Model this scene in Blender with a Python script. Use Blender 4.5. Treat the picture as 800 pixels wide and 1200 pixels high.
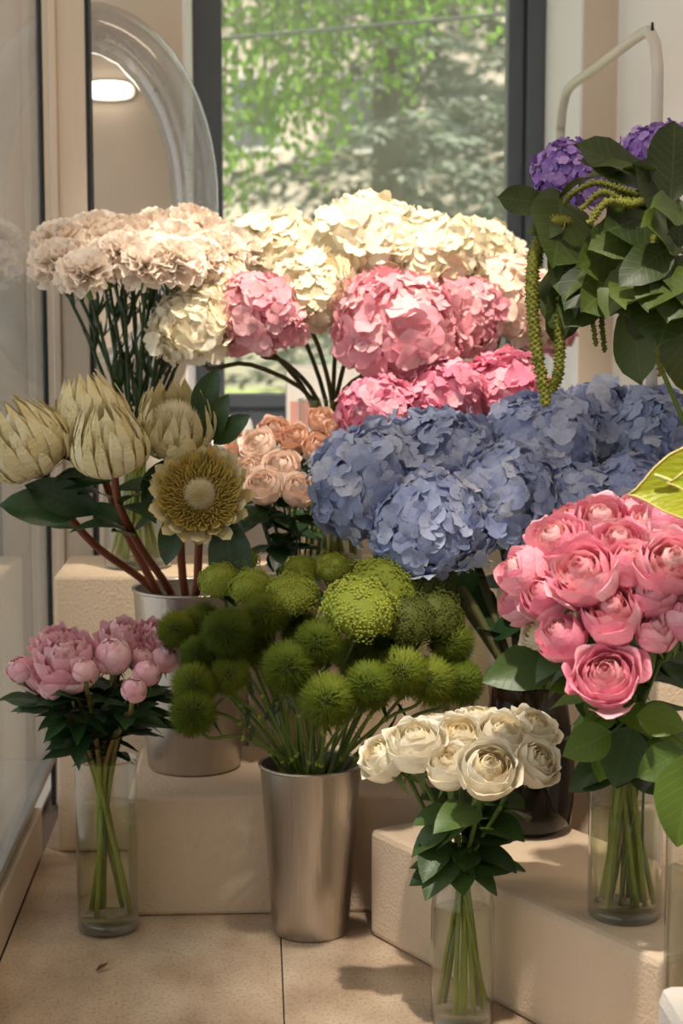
import bpy, math, random
from mathutils import Vector, Quaternion, Matrix

for o in list(bpy.data.objects):
    bpy.data.objects.remove(o)
SC = bpy.context.scene
COL = SC.collection
RND = random.Random(11)
PI = math.pi

# ------------------------------------------------------------------ camera
H = 1.12; FPX = 2000.0
TH = math.atan(227 / FPX); PS = math.atan(100 / FPX * math.cos(TH))
cam_d = bpy.data.cameras.new('camera'); cam = bpy.data.objects.new('camera', cam_d); COL.objects.link(cam)
cam.location = (0, 0, H); cam.rotation_euler = (PI / 2 - TH, 0, -PS)
cam_d.sensor_fit = 'VERTICAL'; cam_d.sensor_height = 36; cam_d.lens = 36 * FPX / 1200
cam_d.dof.use_dof = True; cam_d.dof.focus_distance = 2.75; cam_d.dof.aperture_fstop = 5.0
SC.camera = cam
CF = Vector((math.sin(PS) * math.cos(TH), math.cos(PS) * math.cos(TH), -math.sin(TH)))
CR = Vector((math.cos(PS), -math.sin(PS), 0)); CU = CR.cross(CF)
def ray(px, py): return CF + CR * ((px - 400) / FPX) - CU * ((py - 600) / FPX)
def at(px, py, Y):
    d = ray(px, py); return Vector((0, 0, H)) + d * (Y / d.y)
def onz(px, py, z):
    d = ray(px, py); return Vector((0, 0, H)) + d * ((z - H) / d.z)

# ------------------------------------------------------------------ light
SC.view_settings.view_transform = 'Standard'; SC.view_settings.look = 'None'
SC.view_settings.gamma = 1; SC.view_settings.use_curve_mapping = False
SC.view_settings.exposure = 0.45
SC.cycles.transparent_max_bounces = 24
W = bpy.data.worlds.new('world'); SC.world = W; W.use_nodes = True
bg = W.node_tree.nodes['Background']
bg.inputs[0].default_value = (0.95, 0.97, 1.0, 1); bg.inputs[1].default_value = 0.85
def light(name, kind, loc, target, energy, color, **k):
    d = bpy.data.lights.new(name, kind); d.energy = energy; d.color = color
    for a, b in k.items(): setattr(d, a, b)
    o = bpy.data.objects.new(name, d); COL.objects.link(o); o.location = loc
    o.rotation_mode = 'QUATERNION'
    o.rotation_quaternion = (Vector(target) - Vector(loc)).to_track_quat('-Z', 'Y')
    return o
light('sun', 'SUN', (3, -2, 6), (0, 0, 0.6), 7.5, (1.0, 0.93, 0.80), angle=0.02)
light('added_spot', 'SPOT', (0.30, 2.75, 2.70), (0.20, 3.75, 1.10), 190, (1.0, 0.90, 0.76), spot_size=0.78, spot_blend=0.75, shadow_soft_size=0.05)  # added spot without a fixture, brightens the hydrangeas by the window
light('added_spot', 'SPOT', (0.28, 1.55, 2.70), (0.52, 2.45, 0.72), 215, (1.0, 0.91, 0.80), spot_size=0.55, spot_blend=0.8, shadow_soft_size=0.04)  # added spot without a fixture, brightens the pink roses and angled block
light('ceiling_panel', 'AREA', (0.05, 2.3, 2.74), (0.05, 2.5, 0.0), 7.0, (1.0, 0.77, 0.56), shape='RECTANGLE', size=0.9, size_y=0.3)

# ------------------------------------------------------------------ materials
def lin(c):
    if isinstance(c, str):
        c = tuple(int(c[i:i + 2], 16) / 255 for i in (0, 2, 4))
        return tuple((x / 12.92 if x <= 0.04045 else ((x + 0.055) / 1.055) ** 2.4) for x in c) + (1,)
    return tuple(c) + (1,)
def newmat(name):
    m = bpy.data.materials.new(name); m.use_nodes = True
    nt = m.node_tree; nt.nodes.clear()
    out = nt.nodes.new('ShaderNodeOutputMaterial')
    return m, nt, out
def N(nt, t, **k):
    n = nt.nodes.new(t)
    for a, b in k.items(): setattr(n, a, b)
    return n
def mixc(nt, fac, a, b):
    n = N(nt, 'ShaderNodeMix', data_type='RGBA')
    for sock, v in ((n.inputs[0], fac), (n.inputs[6], a), (n.inputs[7], b)):
        if hasattr(v, 'is_output'): nt.links.new(v, sock)
        else: sock.default_value = v
    return n.outputs[2]
def ramp(nt, fac, stops):
    r = N(nt, 'ShaderNodeValToRGB'); e = r.color_ramp.elements
    while len(e) < len(stops): e.new(0.5)
    for i, (p, c) in enumerate(stops): e[i].position = p; e[i].color = lin(c)
    nt.links.new(fac, r.inputs[0]); return r.outputs[0]
def noise(nt, scale, detail=3, coord='Object', stretch=None):
    tc = N(nt, 'ShaderNodeTexCoord'); n = N(nt, 'ShaderNodeTexNoise')
    n.inputs['Scale'].default_value = scale; n.inputs['Detail'].default_value = detail
    src = tc.outputs[coord]
    if stretch:
        mp = N(nt, 'ShaderNodeMapping'); mp.inputs['Scale'].default_value = stretch
        nt.links.new(src, mp.inputs[0]); src = mp.outputs[0]
    nt.links.new(src, n.inputs['Vector']); return n.outputs['Fac']
def bump(nt, h, strength, dist):
    b = N(nt, 'ShaderNodeBump'); b.inputs['Strength'].default_value = strength; b.inputs['Distance'].default_value = dist
    nt.links.new(h, b.inputs['Height']); return b.outputs[0]

def petal_mat(name, stops, transl=0.3, nscale=3.0, rough=0.6):
    """petals: colour varies from flower piece to flower piece, thin tissue lets light through"""
    m, nt, out = newmat(name)
    oi = N(nt, 'ShaderNodeObjectInfo')
    nz = noise(nt, nscale, 2)
    add = N(nt, 'ShaderNodeMath', operation='MULTIPLY_ADD'); add.inputs[1].default_value = 0.5
    nt.links.new(nz, add.inputs[0])
    sub = N(nt, 'ShaderNodeMath', operation='MULTIPLY_ADD'); sub.inputs[1].default_value = 0.75; sub.inputs[2].default_value = -0.13
    nt.links.new(oi.outputs['Random'], sub.inputs[0]); nt.links.new(sub.outputs[0], add.inputs[2])
    col = ramp(nt, add.outputs[0], stops)
    p = N(nt, 'ShaderNodeBsdfPrincipled'); p.inputs['Roughness'].default_value = rough
    p.inputs['Specular IOR Level'].default_value = 0.25
    nt.links.new(col, p.inputs['Base Color'])
    nt.links.new(bump(nt, noise(nt, 14, 2, stretch=(1, 0.25, 1)), 0.15, 0.05), p.inputs['Normal'])
    t = N(nt, 'ShaderNodeBsdfTranslucent'); nt.links.new(col, t.inputs[0])
    mx = N(nt, 'ShaderNodeMixShader'); mx.inputs[0].default_value = transl
    nt.links.new(p.outputs[0], mx.inputs[1]); nt.links.new(t.outputs[0], mx.inputs[2]); nt.links.new(mx.outputs[0], out.inputs[0])
    return m
def leaf_mat(name, c1, c2, vein, rough=0.45, transl=0.12, vs=9.0):
    m, nt, out = newmat(name)
    oi = N(nt, 'ShaderNodeObjectInfo')
    tc = N(nt, 'ShaderNodeTexCoord'); sx = N(nt, 'ShaderNodeSeparateXYZ'); nt.links.new(tc.outputs['Object'], sx.inputs[0])
    ab = N(nt, 'ShaderNodeMath', operation='ABSOLUTE'); nt.links.new(sx.outputs[0], ab.inputs[0])
    ma = N(nt, 'ShaderNodeMath', operation='MULTIPLY_ADD'); ma.inputs[1].default_value = -0.8
    nt.links.new(ab.outputs[0], ma.inputs[0]); nt.links.new(sx.outputs[1], ma.inputs[2])
    ml = N(nt, 'ShaderNodeMath', operation='MULTIPLY'); ml.inputs[1].default_value = vs * 2 * PI; nt.links.new(ma.outputs[0], ml.inputs[0])
    sn = N(nt, 'ShaderNodeMath', operation='SINE'); nt.links.new(ml.outputs[0], sn.inputs[0])
    vr = ramp(nt, sn.outputs[0], [(0.86, (0, 0, 0)), (1.0, (1, 1, 1))])
    mid = N(nt, 'ShaderNodeMath', operation='LESS_THAN'); mid.inputs[1].default_value = 0.012; nt.links.new(ab.outputs[0], mid.inputs[0])
    mxv = N(nt, 'ShaderNodeMath', operation='MAXIMUM'); nt.links.new(vr, mxv.inputs[0]); nt.links.new(mid.outputs[0], mxv.inputs[1])
    base = mixc(nt, oi.outputs['Random'], lin(c1), lin(c2))
    f = N(nt, 'ShaderNodeMath', operation='MULTIPLY'); f.inputs[1].default_value = 0.12; nt.links.new(mxv.outputs[0], f.inputs[0])
    col = mixc(nt, f.outputs[0], base, lin(vein))
    p = N(nt, 'ShaderNodeBsdfPrincipled'); p.inputs['Roughness'].default_value = rough; nt.links.new(col, p.inputs['Base Color'])
    nt.links.new(bump(nt, mxv.outputs[0], 0.12, 0.02), p.inputs['Normal'])
    t = N(nt, 'ShaderNodeBsdfTranslucent'); nt.links.new(col, t.inputs[0])
    mx = N(nt, 'ShaderNodeMixShader'); mx.inputs[0].default_value = transl
    nt.links.new(p.outputs[0], mx.inputs[1]); nt.links.new(t.outputs[0], mx.inputs[2]); nt.links.new(mx.outputs[0], out.inputs[0])
    return m
def plain(name, c1, c2=None, scale=8, rough=0.6, metal=0.0, bmp=0.0, bscale=60, stretch=None, spec=0.4, bdist=0.01):
    m, nt, out = newmat(name)
    p = N(nt, 'ShaderNodeBsdfPrincipled'); nt.links.new(p.outputs[0], out.inputs[0])
    p.inputs['Roughness'].default_value = rough; p.inputs['Metallic'].default_value = metal; p.inputs['Specular IOR Level'].default_value = spec
    nt.links.new(mixc(nt, noise(nt, scale, 4, stretch=stretch), lin(c1), lin(c2 or c1)), p.inputs['Base Color'])
    if bmp: nt.links.new(bump(nt, noise(nt, bscale, 3, stretch=stretch), bmp, bdist), p.inputs['Normal'])
    return m
def clear_mat(name, tint, base=0.04, power=5.0, rough=0.02, dust=0.0, dustc=(0.8, 0.82, 0.8)):
    m, nt, out = newmat(name)
    lw = N(nt, 'ShaderNodeLayerWeight'); lw.inputs[0].default_value = 0.5
    pw = N(nt, 'ShaderNodeMath', operation='POWER'); pw.inputs[1].default_value = power; nt.links.new(lw.outputs['Facing'], pw.inputs[0])
    fa = N(nt, 'ShaderNodeMath', operation='MULTIPLY_ADD'); fa.inputs[1].default_value = 0.9; fa.inputs[2].default_value = base; nt.links.new(pw.outputs[0], fa.inputs[0])
    tr = N(nt, 'ShaderNodeBsdfTransparent'); tr.inputs[0].default_value = tint + (1,)
    gl = N(nt, 'ShaderNodeBsdfGlossy'); gl.inputs['Roughness'].default_value = rough
    mx = N(nt, 'ShaderNodeMixShader'); nt.links.new(fa.outputs[0], mx.inputs[0]); nt.links.new(tr.outputs[0], mx.inputs[1]); nt.links.new(gl.outputs[0], mx.inputs[2])
    res = mx.outputs[0]
    if dust:
        df = N(nt, 'ShaderNodeBsdfDiffuse'); df.inputs[0].default_value = dustc + (1,)
        tl = N(nt, 'ShaderNodeBsdfTranslucent'); tl.inputs[0].default_value = dustc + (1,)
        m1 = N(nt, 'ShaderNodeMixShader'); m1.inputs[0].default_value = 0.7; nt.links.new(df.outputs[0], m1.inputs[1]); nt.links.new(tl.outputs[0], m1.inputs[2])
        m2 = N(nt, 'ShaderNodeMixShader'); nt.links.new(res, m2.inputs[1]); nt.links.new(m1.outputs[0], m2.inputs[2])
        nf = N(nt, 'ShaderNodeMath', operation='MULTIPLY'); nf.inputs[1].default_value = dust * 2; nt.links.new(noise(nt, 3, 4), nf.inputs[0]); nt.links.new(nf.outputs[0], m2.inputs[0])
        res = m2.outputs[0]
    nt.links.new(res, out.inputs[0]); return m
def emit(name, c, s):
    m, nt, out = newmat(name); e = N(nt, 'ShaderNodeEmission'); e.inputs[0].default_value = lin(c); e.inputs[1].default_value = s
    nt.links.new(e.outputs[0], out.inputs[0]); return m

def stone(name):
    m, nt, out = newmat(name)
    p = N(nt, 'ShaderNodeBsdfPrincipled'); nt.links.new(p.outputs[0], out.inputs[0]); p.inputs['Roughness'].default_value = 0.45
    a = ramp(nt, noise(nt, 4.5, 8, stretch=(1.8, 1, 1)), [(0.30, 'a08a72'), (0.5, 'bea78d'), (0.7, 'd2bfa7')])
    b = ramp(nt, noise(nt, 110, 4, stretch=(1.6, 1, 1)), [(0.34, 'b09a84'), (0.5, 'ffffff')])
    mm = N(nt, 'ShaderNodeMix', data_type='RGBA', blend_type='MULTIPLY'); mm.inputs[0].default_value = 0.42
    nt.links.new(a, mm.inputs[6]); nt.links.new(b, mm.inputs[7]); nt.links.new(mm.outputs[2], p.inputs['Base Color'])
    nt.links.new(bump(nt, noise(nt, 70, 4), 0.15, 0.004), p.inputs['Normal'])
    return m
M = {}
M['wall'] = plain('wall_plaster', 'cdbca8', 'd6c7b4', 3, 0.85, bmp=0.08, bscale=120)
M['wall_light'] = plain('light_wall_paint', 'e9e4df', 'eeeae5', 3, 0.85, bmp=0.06, bscale=120)
M['reveal'] = plain('reveal_paint', 'f0edec', 'eae6e6', 3, 0.8)
M['frame_dark'] = plain('dark_window_frame', '555b65', '5e646e', 6, 0.45)
M['frame_beige'] = plain('beige_aluminium', 'cbb9a4', 'd2c1ad', 3, 0.4, stretch=(30, 30, 1))
M['alu'] = plain('pale_aluminium', 'a9adb0', 'b6babd', 5, 0.35, metal=0.6)
M['gasket'] = plain('black_gasket', '15171a', '1c1e21', 6, 0.6)
M['tile'] = stone('travertine')
M['grout'] = plain('grout', '6d5d4e', '786757', 20, 0.9)
M['block'] = plain('aerated_concrete', 'd8c2a8', 'cbb499', 9, 0.95, bmp=0.6, bscale=150, spec=0.1, bdist=0.004)
M['block_white'] = plain('pale_aerated_concrete', 'e8e0d6', 'dcd3c8', 9, 0.95, bmp=0.5, bscale=160, spec=0.1, bdist=0.004)
M['ceiling'] = plain('ceiling_paint', 'd9d0c4', 'd5ccc0', 3, 0.9)
M['curb'] = plain('curb_stone', 'd0c0ac', 'c2b09b', 6, 0.5)
M['zinc'] = plain('brushed_zinc', 'b3aaa0', 'c8c0b8', 7, 0.30, metal=1.0, bmp=0.12, bscale=30, stretch=(6, 6, 0.6))
M['zinc_in'] = plain('zinc_inside', '8d857b', '776f66', 6, 0.5, metal=0.7)
M['rail'] = plain('painted_tube', 'c2bdb4', 'b8b3aa', 4, 0.35)
M['pane'] = clear_mat('window_glass', (0.95, 0.96, 0.95), 0.03, dust=0.10)
M['pane2'] = clear_mat('partition_glass', (0.95, 0.97, 0.97), 0.05, dust=0.05)
M['glass'] = clear_mat('vase_glass', (0.95, 0.96, 0.94), 0.045, 2.3)
M['glassbase'] = clear_mat('vase_glass_base', (0.62, 0.66, 0.64), 0.12, 2.0)
M['brown'] = clear_mat('brown_glass', (0.26, 0.20, 0.18), 0.04, 4.0)
M['water'] = clear_mat('vase_water', (0.94, 0.95, 0.88), 0.02, 4.0)
M['water2'] = clear_mat('murky_water', (0.90, 0.915, 0.80), 0.02, 4.0)
M['balloon'] = clear_mat('clear_balloon_film', (0.80, 0.80, 0.81), 0.12, 1.5, 0.14, dust=0.14)
M['confetti'] = plain('silver_confetti', 'd8d8da', 'c0b8c0', 5, 0.25, metal=0.6)
M['reflection'] = emit('reflection_glow', 'fff4e0', 3.0)
M['reflectionrim'] = plain('reflection_rim', 'd0c8bc', 'd8d0c4', 5, 0.4)
# petals
M['blue'] = petal_mat('blue_hydrangea', [(0.0, '8c97c2'), (0.4, 'a6b0d2'), (0.75, 'bcc4dd'), (1.0, 'e0e0e4')], 0.25)
M['hwhite'] = petal_mat('white_hydrangea', [(0.0, 'e9dcb8'), (0.5, 'f4ead0'), (1.0, 'fbf5e4')], 0.3)
M['hpale'] = petal_mat('blush_hydrangea', [(0.0, 'f0c8bd'), (0.4, 'f5dccb'), (0.75, 'f8e9d6'), (1.0, 'fbf3e2')], 0.3)
M['hpink'] = petal_mat('pink_hydrangea', [(0.0, 'e59aa8'), (0.5, 'efb3bc'), (1.0, 'f6d2d2')], 0.3)
M['hhot'] = petal_mat('rose_pink_hydrangea', [(0.0, 'e07d9c'), (0.5, 'ee9db4'), (1.0, 'f7c6d0')], 0.3)
M['purple'] = petal_mat('purple_hydrangea', [(0.0, '7a58a8'), (0.5, '9a78c4'), (1.0, 'c4a6dc')], 0.2)
M['carn'] = petal_mat('carnation_petal', [(0.0, 'f7e6d6'), (0.5, 'fbefe2'), (1.0, 'fdf6ee')], 0.4)
M['wrose'] = petal_mat('white_rose_petal', [(0.0, 'f0e4c8'), (0.5, 'f6eed9'), (1.0, 'fbf7ea')], 0.25)
M['wrosein'] = petal_mat('white_rose_heart', [(0.0, 'f4e0b0'), (0.5, 'f7eac8'), (1.0, 'faf1da')], 0.25)
M['prose'] = petal_mat('pink_rose_petal', [(0.0, 'ec87a3'), (0.5, 'f4a8b8'), (1.0, 'fbd3da')], 0.25)
M['prosein'] = petal_mat('pink_rose_heart', [(0.0, 'f094a6'), (0.5, 'f7b4bb'), (1.0, 'fbd0ce')], 0.25)
M['peach'] = petal_mat('peach_rose_petal', [(0.0, 'f3d4be'), (0.5, 'f7e0cf'), (1.0, 'fbece0')], 0.25)
M['peachd'] = petal_mat('deep_peach_rose_petal', [(0.0, 'e4b597'), (0.5, 'ebc4aa'), (1.0, 'f2d5c2')], 0.25)
M['peony'] = petal_mat('peony_petal', [(0.0, 'e6a6b4'), (0.5, 'efc0c8'), (1.0, 'f7dadb')], 0.25)
M['protea'] = petal_mat('protea_bract', [(0.0, 'cdbb85'), (0.5, 'dccf9f'), (1.0, 'e9e0bd')], 0.15)
M['proteain'] = petal_mat('protea_filament', [(0.0, 'b99f4e'), (0.5, 'c9b262'), (1.0, 'd8c67c')], 0.15)
M['proteac'] = petal_mat('protea_centre', [(0.0, 'd9cda6'), (0.5, 'e5dbbb'), (1.0, 'efe8d0')], 0.15)
M['fuzz'] = petal_mat('green_dianthus_fuzz', [(0.0, '4d5f10'), (0.5, '667618'), (1.0, '8a9630')], 0.2)
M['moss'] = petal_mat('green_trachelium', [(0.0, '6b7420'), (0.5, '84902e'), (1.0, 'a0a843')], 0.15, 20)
M['moss_shaded'] = petal_mat('shaded_green_trachelium', [(0.0, '3a4316'), (0.5, '49521c'), (1.0, '5d6426')], 0.1, 20)  # trachelium green darkened to paint in shade under the blue hydrangeas
M['anth'] = petal_mat('green_anthurium', [(0.0, '748617'), (0.5, '8a991f'), (1.0, 'a5a636')], 0.25, 2, 0.3)
M['anthrim'] = plain('anthurium_rim', 'c9b46a', 'd4bd78', 6, 0.4)
M['spadix'] = plain('spadix', 'dfe09a', 'c9d070', 20, 0.5, bmp=0.4, bscale=60)
M['tassel'] = petal_mat('amaranth_tassel', [(0.0, '54581c'), (0.5, '6a6d27'), (1.0, '828236')], 0.1, 30)
M['stem'] = plain('green_stem', '4d6327', '5f7433', 12, 0.5)
M['stemd'] = plain('dark_green_stem', '2d4423', '38502b', 12, 0.5)
M['stemw'] = plain('wet_stem', '76812c', '8a9438', 12, 0.4)
M['stemr'] = plain('red_brown_stem', '8a4a30', '6b3a26', 14, 0.6, bmp=0.3, bscale=30)
M['stemo'] = plain('olive_woody_stem', '59592f', '4b4426', 14, 0.6)
M['stempeony'] = plain('ruddy_peony_stem', '7a5334', '5d6a31', 9, 0.5)
M['leaf'] = leaf_mat('rose_leaf', '2c421d', '47602a', '6d8744')
M['leafl'] = leaf_mat('light_rose_leaf', '4a6420', '6c8429', '9fb054', transl=0.2)
M['leafpe'] = leaf_mat('peony_leaf', '1f3a1c', '2f4d25', '4d6b36')
M['leafpr'] = leaf_mat('protea_leaf', '233d22', '3a5530', '6a7e52', rough=0.4)
M['leafam'] = leaf_mat('amaranth_leaf', '293813', '4c5b1e', '7d9450', rough=0.5, transl=0.25)
M['leafca'] = leaf_mat('carnation_leaf', '2b4027', '3a5232', '52684a', vs=0.01)
M['sepal'] = plain('sepal', '55702c', '68823a', 10, 0.5)
M['dry'] = plain('dry_leaf', '6b3f26', '54301d', 10, 0.7)
M['ceramic'] = plain('white_ceramic', 'e2e0dc', 'd9d7d2', 5, 0.3)
M['card'] = plain('white_card', 'e3dfd8', 'd8d2ca', 5, 0.7)
M['cardpink'] = plain('pink_card', 'd49a92', 'c98d86', 5, 0.7)
# outdoors
M['bark'] = plain('bark', '6e655a', '4b443b', 20, 0.9, bmp=0.6, bscale=20)
M['birchbark'] = plain('birch_bark', 'd8d3c8', '77706a', 6, 0.8, stretch=(1, 1, 5))
M['spruce'] = petal_mat('spruce_needles', [(0.0, '4b574a'), (0.5, '6f7a6c'), (1.0, '9aa396')], 0.1, 1.5)
M['birch'] = petal_mat('birch_leaves', [(0.0, '6d962f'), (0.5, '86ad45'), (1.0, 'a6c867')], 0.4, 1.5)
M['house'] = plain('house_render', 'd8cdc2', 'cbbcb0', 2, 0.9)
M['grass'] = plain('lawn', '8a9a5a', '9aa468', 0.7, 0.95)
M['road'] = plain('pavement', 'c4bcae', 'b4ac9f', 0.9, 0.9)
M['cable'] = plain('cable', '4b4f50', '55595a', 5, 0.7)
M['vest'] = plain('vestibule_tile', 'e2ded6', 'd6d0c6', 3, 0.4)

# ------------------------------------------------------------------ mesh helpers
def mesh(name, v, f, mats, smooth=True, fm=None):
    me = bpy.data.meshes.new(name); me.from_pydata([tuple(p) for p in v], [], f)
    for m in (mats if isinstance(mats, (list, tuple)) else [mats]): me.materials.append(m if not isinstance(m, str) else M[m])
    if smooth: me.polygons.foreach_set('use_smooth', [True] * len(me.polygons))
    if fm: me.polygons.foreach_set('material_index', fm)
    me.update(); return me
def link(name, data, parent=None, loc=(0, 0, 0), q=None, s=(1, 1, 1), kind=None):
    o = bpy.data.objects.new(name, data); COL.objects.link(o)
    if parent is not None: o.parent = parent
    o.location = loc
    if q is not None: o.rotation_mode = 'QUATERNION'; o.rotation_quaternion = q
    o.scale = (s, s, s) if isinstance(s, (int, float)) else s
    if kind: o['kind'] = kind
    return o
def tag(o, label=None, cat=None, group=None, kind=None):
    if label: o['label'] = label
    if cat: o['category'] = cat
    if group: o['group'] = group
    if kind: o['kind'] = kind
    return o
def thing(name, label, cat, loc=(0, 0, 0), group=None):
    return tag(link(name, None, None, loc), label, cat, group)
def box_vf(x0, x1, y0, y1, z0, z1, b=0.0):
    if b <= 0:
        v = [(x, y, z) for z in (z0, z1) for y in (y0, y1) for x in (x0, x1)]
        return v, [(0, 2, 3, 1), (4, 5, 7, 6), (0, 1, 5, 4), (2, 6, 7, 3), (0, 4, 6, 2), (1, 3, 7, 5)]
    import bmesh
    bm = bmesh.new(); bmesh.ops.create_cube(bm, size=1)
    for q in bm.verts: q.co = ((x0 + x1) / 2 + q.co.x * (x1 - x0), (y0 + y1) / 2 + q.co.y * (y1 - y0), (z0 + z1) / 2 + q.co.z * (z1 - z0))
    bmesh.ops.bevel(bm, geom=bm.edges[:], offset=b, segments=2, affect='EDGES', profile=0.5)
    bm.verts.index_update()
    v = [tuple(q.co) for q in bm.verts]; f = [tuple(l.index for l in p.verts) for p in bm.faces]; bm.free()
    return v, f
def box(name, x0, x1, y0, y1, z0, z1, mat, parent=None, b=0.0, kind=None):
    v, f = box_vf(x0, x1, y0, y1, z0, z1, b)
    return link(name, mesh(name, v, f, mat, False), parent, kind=kind)
def lathe_vf(prof, n=40, sx=1, sy=1):
    v = []; f = []
    for r, z in prof:
        for k in range(n):
            a = 2 * PI * k / n; v.append((r * math.cos(a) * sx, r * math.sin(a) * sy, z))
    for i in range(len(prof) - 1):
        for k in range(n):
            k2 = (k + 1) % n; f.append((i * n + k, i * n + k2, (i + 1) * n + k2, (i + 1) * n + k))
    return v, f
def lathe(name, prof, mat, parent=None, loc=(0, 0, 0), n=40, smooth=True):
    v, f = lathe_vf(prof, n); return link(name, mesh(name, v, f, mat, smooth), parent, loc)
def crom(pts, n):
    P = [Vector(p) for p in pts]; P = [P[0] * 2 - P[1]] + P + [P[-1] * 2 - P[-2]]
    out = []
    for i in range(1, len(P) - 2):
        for k in range(n):
            t = k / n; a, b, c, d = P[i - 1:i + 3]
            out.append(0.5 * ((2 * b) + (c - a) * t + (2 * a - 5 * b + 4 * c - d) * t * t + (3 * b - a - 3 * c + d) * t ** 3))
    out.append(P[-2]); return out
def tube_vf(path, r0, r1=None, n=7, cap=True):
    r1 = r0 if r1 is None else r1
    v = []; f = []; L = len(path); prev = None
    for i, p in enumerate(path):
        t = (path[min(i + 1, L - 1)] - path[max(i - 1, 0)]).normalized()
        if prev is None: prev = t.orthogonal().normalized()
        u = (prev - t * prev.dot(t)).normalized(); prev = u; w = t.cross(u)
        r = r0 + (r1 - r0) * i / (L - 1)
        for k in range(n):
            a = 2 * PI * k / n; v.append(p + (u * math.cos(a) + w * math.sin(a)) * r)
    for i in range(L - 1):
        for k in range(n):
            k2 = (k + 1) % n; f.append((i * n + k, i * n + k2, (i + 1) * n + k2, (i + 1) * n + k))
    if cap: f.append(tuple(range(n - 1, -1, -1))); f.append(tuple((L - 1) * n + k for k in range(n)))
    return v, f
def tube(name, pts, r0, r1, mat, parent=None, n=7, seg=5, org=None):
    path = crom(pts, seg)
    if org is not None: path = [p - org for p in path]
    v, f = tube_vf(path, r0, r1, n); return link(name, mesh(name, v, f, mat), parent)
def qdir(d, spin=0.0):
    q = Vector(d).to_track_quat('Z', 'Y'); return q @ Quaternion((0, 0, 1), spin)
def qleaf(d, up):
    y = Vector(d).normalized(); z = Vector(up) - y * Vector(up).dot(y)
    if z.length < 1e-4: z = y.orthogonal()
    z.normalize(); x = y.cross(z)
    return Matrix((x, y, z)).transposed().to_quaternion()

# ---- petal on a surface of revolution: profile points (r, z) from base to lip
def prof_at(prof, v):
    t = v * (len(prof) - 1); i = min(int(t), len(prof) - 2); return Vector(prof[i]).lerp(Vector(prof[i + 1]), t - i)
def smooth_prof(prof, n=12):
    pts = crom([(r, z, 0) for r, z in prof], n); return [(p.x, p.y) for p in pts]
def cup_petal(name, prof, half, mat, nu=4, nv=5, rnd=0.14, ripple=0.03, waist=0.35, point=0.0, seed=0, teeth=0.0):
    R = random.Random(seed); sp = smooth_prof(prof); ph = R.uniform(0, 6); ph2 = R.uniform(0, 6)
    vs = []; fs = []
    for j in range(nv + 1):
        for i in range(nu + 1):
            u = -1 + 2 * i / nu; v = j / nv
            ve = v * (1 - rnd * u * u * v)
            r, z = prof_at(sp, ve)
            w = waist + (1 - waist) * math.sin(min(1, v * 1.35) * PI / 2)
            if point: w *= max(0.0, 1 - v ** 4.5) ** 0.6
            if not point and v > 0.8: w *= 1 - 0.16 * ((v - 0.8) / 0.2) ** 2
            a = u * half * w
            rr = r + ripple * v * v * (math.sin(u * 3.3 + ph) + 0.6 * math.sin(u * 6 + ph2))
            zz = z + (0.10 * v ** 4 * max(0, 1 - abs(u - 0.1) * 2.2) if not point else 0) + ripple * 0.6 * v * v * math.sin(u * 4.1 + ph2) + (teeth * v ** 6 * (1 if i % 2 else -1))
            vs.append((rr * math.cos(a), rr * math.sin(a), zz))
    for j in range(nv):
        for i in range(nu):
            k = j * (nu + 1) + i; fs.append((k, k + 1, k + nu + 2, k + nu + 1))
    return mesh(name, vs, fs, mat)
def spiral_heart(name, mat, r1, h0, h1, turns=4.2, seed=1):
    R = random.Random(seed); vs = []; fs = []; n = int(turns * 12); ph = R.uniform(0, 6)
    for i in range(n + 1):
        t = i / n; a = t * turns * 2 * PI + ph; r = 0.06 + (r1 - 0.06) * t
        top = h1 - 0.10 * t + 0.05 * math.sin(a * 1.7)
        for j, (rr, zz) in enumerate(((0.5, h0), (1.12, h0 + (top - h0) * 0.5), (0.98, top - 0.10), (0.74, top))):
            vs.append((r * rr * math.cos(a), r * rr * math.sin(a), zz))
    for i in range(n):
        for j in range(3):
            k = i * 4 + j; fs.append((k, k + 4, k + 5, k + 1))
    return mesh(name, vs, fs, mat)
def leaf_mesh(name, mat, w=0.5, peak=0.42, bend=0.25, fold=0.12, tip=1.0, wave=0.02, nv=8, seed=0):
    R = random.Random(seed); vs = []; fs = []; ph = R.uniform(0, 6)
    for j in range(nv + 1):
        v = j / nv
        a = v / peak if v < peak else (1 - v) / (1 - peak)
        ww = 0.5 * w * (math.sin(a * PI / 2) ** (0.85 if v < peak else tip)) + 0.006
        for i in range(5):
            u = -1 + i / 2
            z = fold * abs(u) * ww * 2 - bend * v * v + wave * math.sin(v * 9 + ph + u) * abs(u)
            vs.append((u * ww, v, z))
    for j in range(nv):
        for i in range(4):
            k = j * 5 + i; fs.append((k, k + 1, k + 6, k + 5))
    return mesh(name, vs, fs, mat)
def add_leaf(parent, me, base, d, L, wscale=1.0, up=(0, 0, 1), name='leaf'):
    base = Vector(base)
    return link(name, me, parent, base, qleaf(d, up), (L * wscale, L, L))
def rv(R, s=1.0): return Vector((R.uniform(-s, s), R.uniform(-s, s), R.uniform(-s, s)))
TOCAM = lambda p: (Vector((0, 0, H)) - p).normalized()

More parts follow.
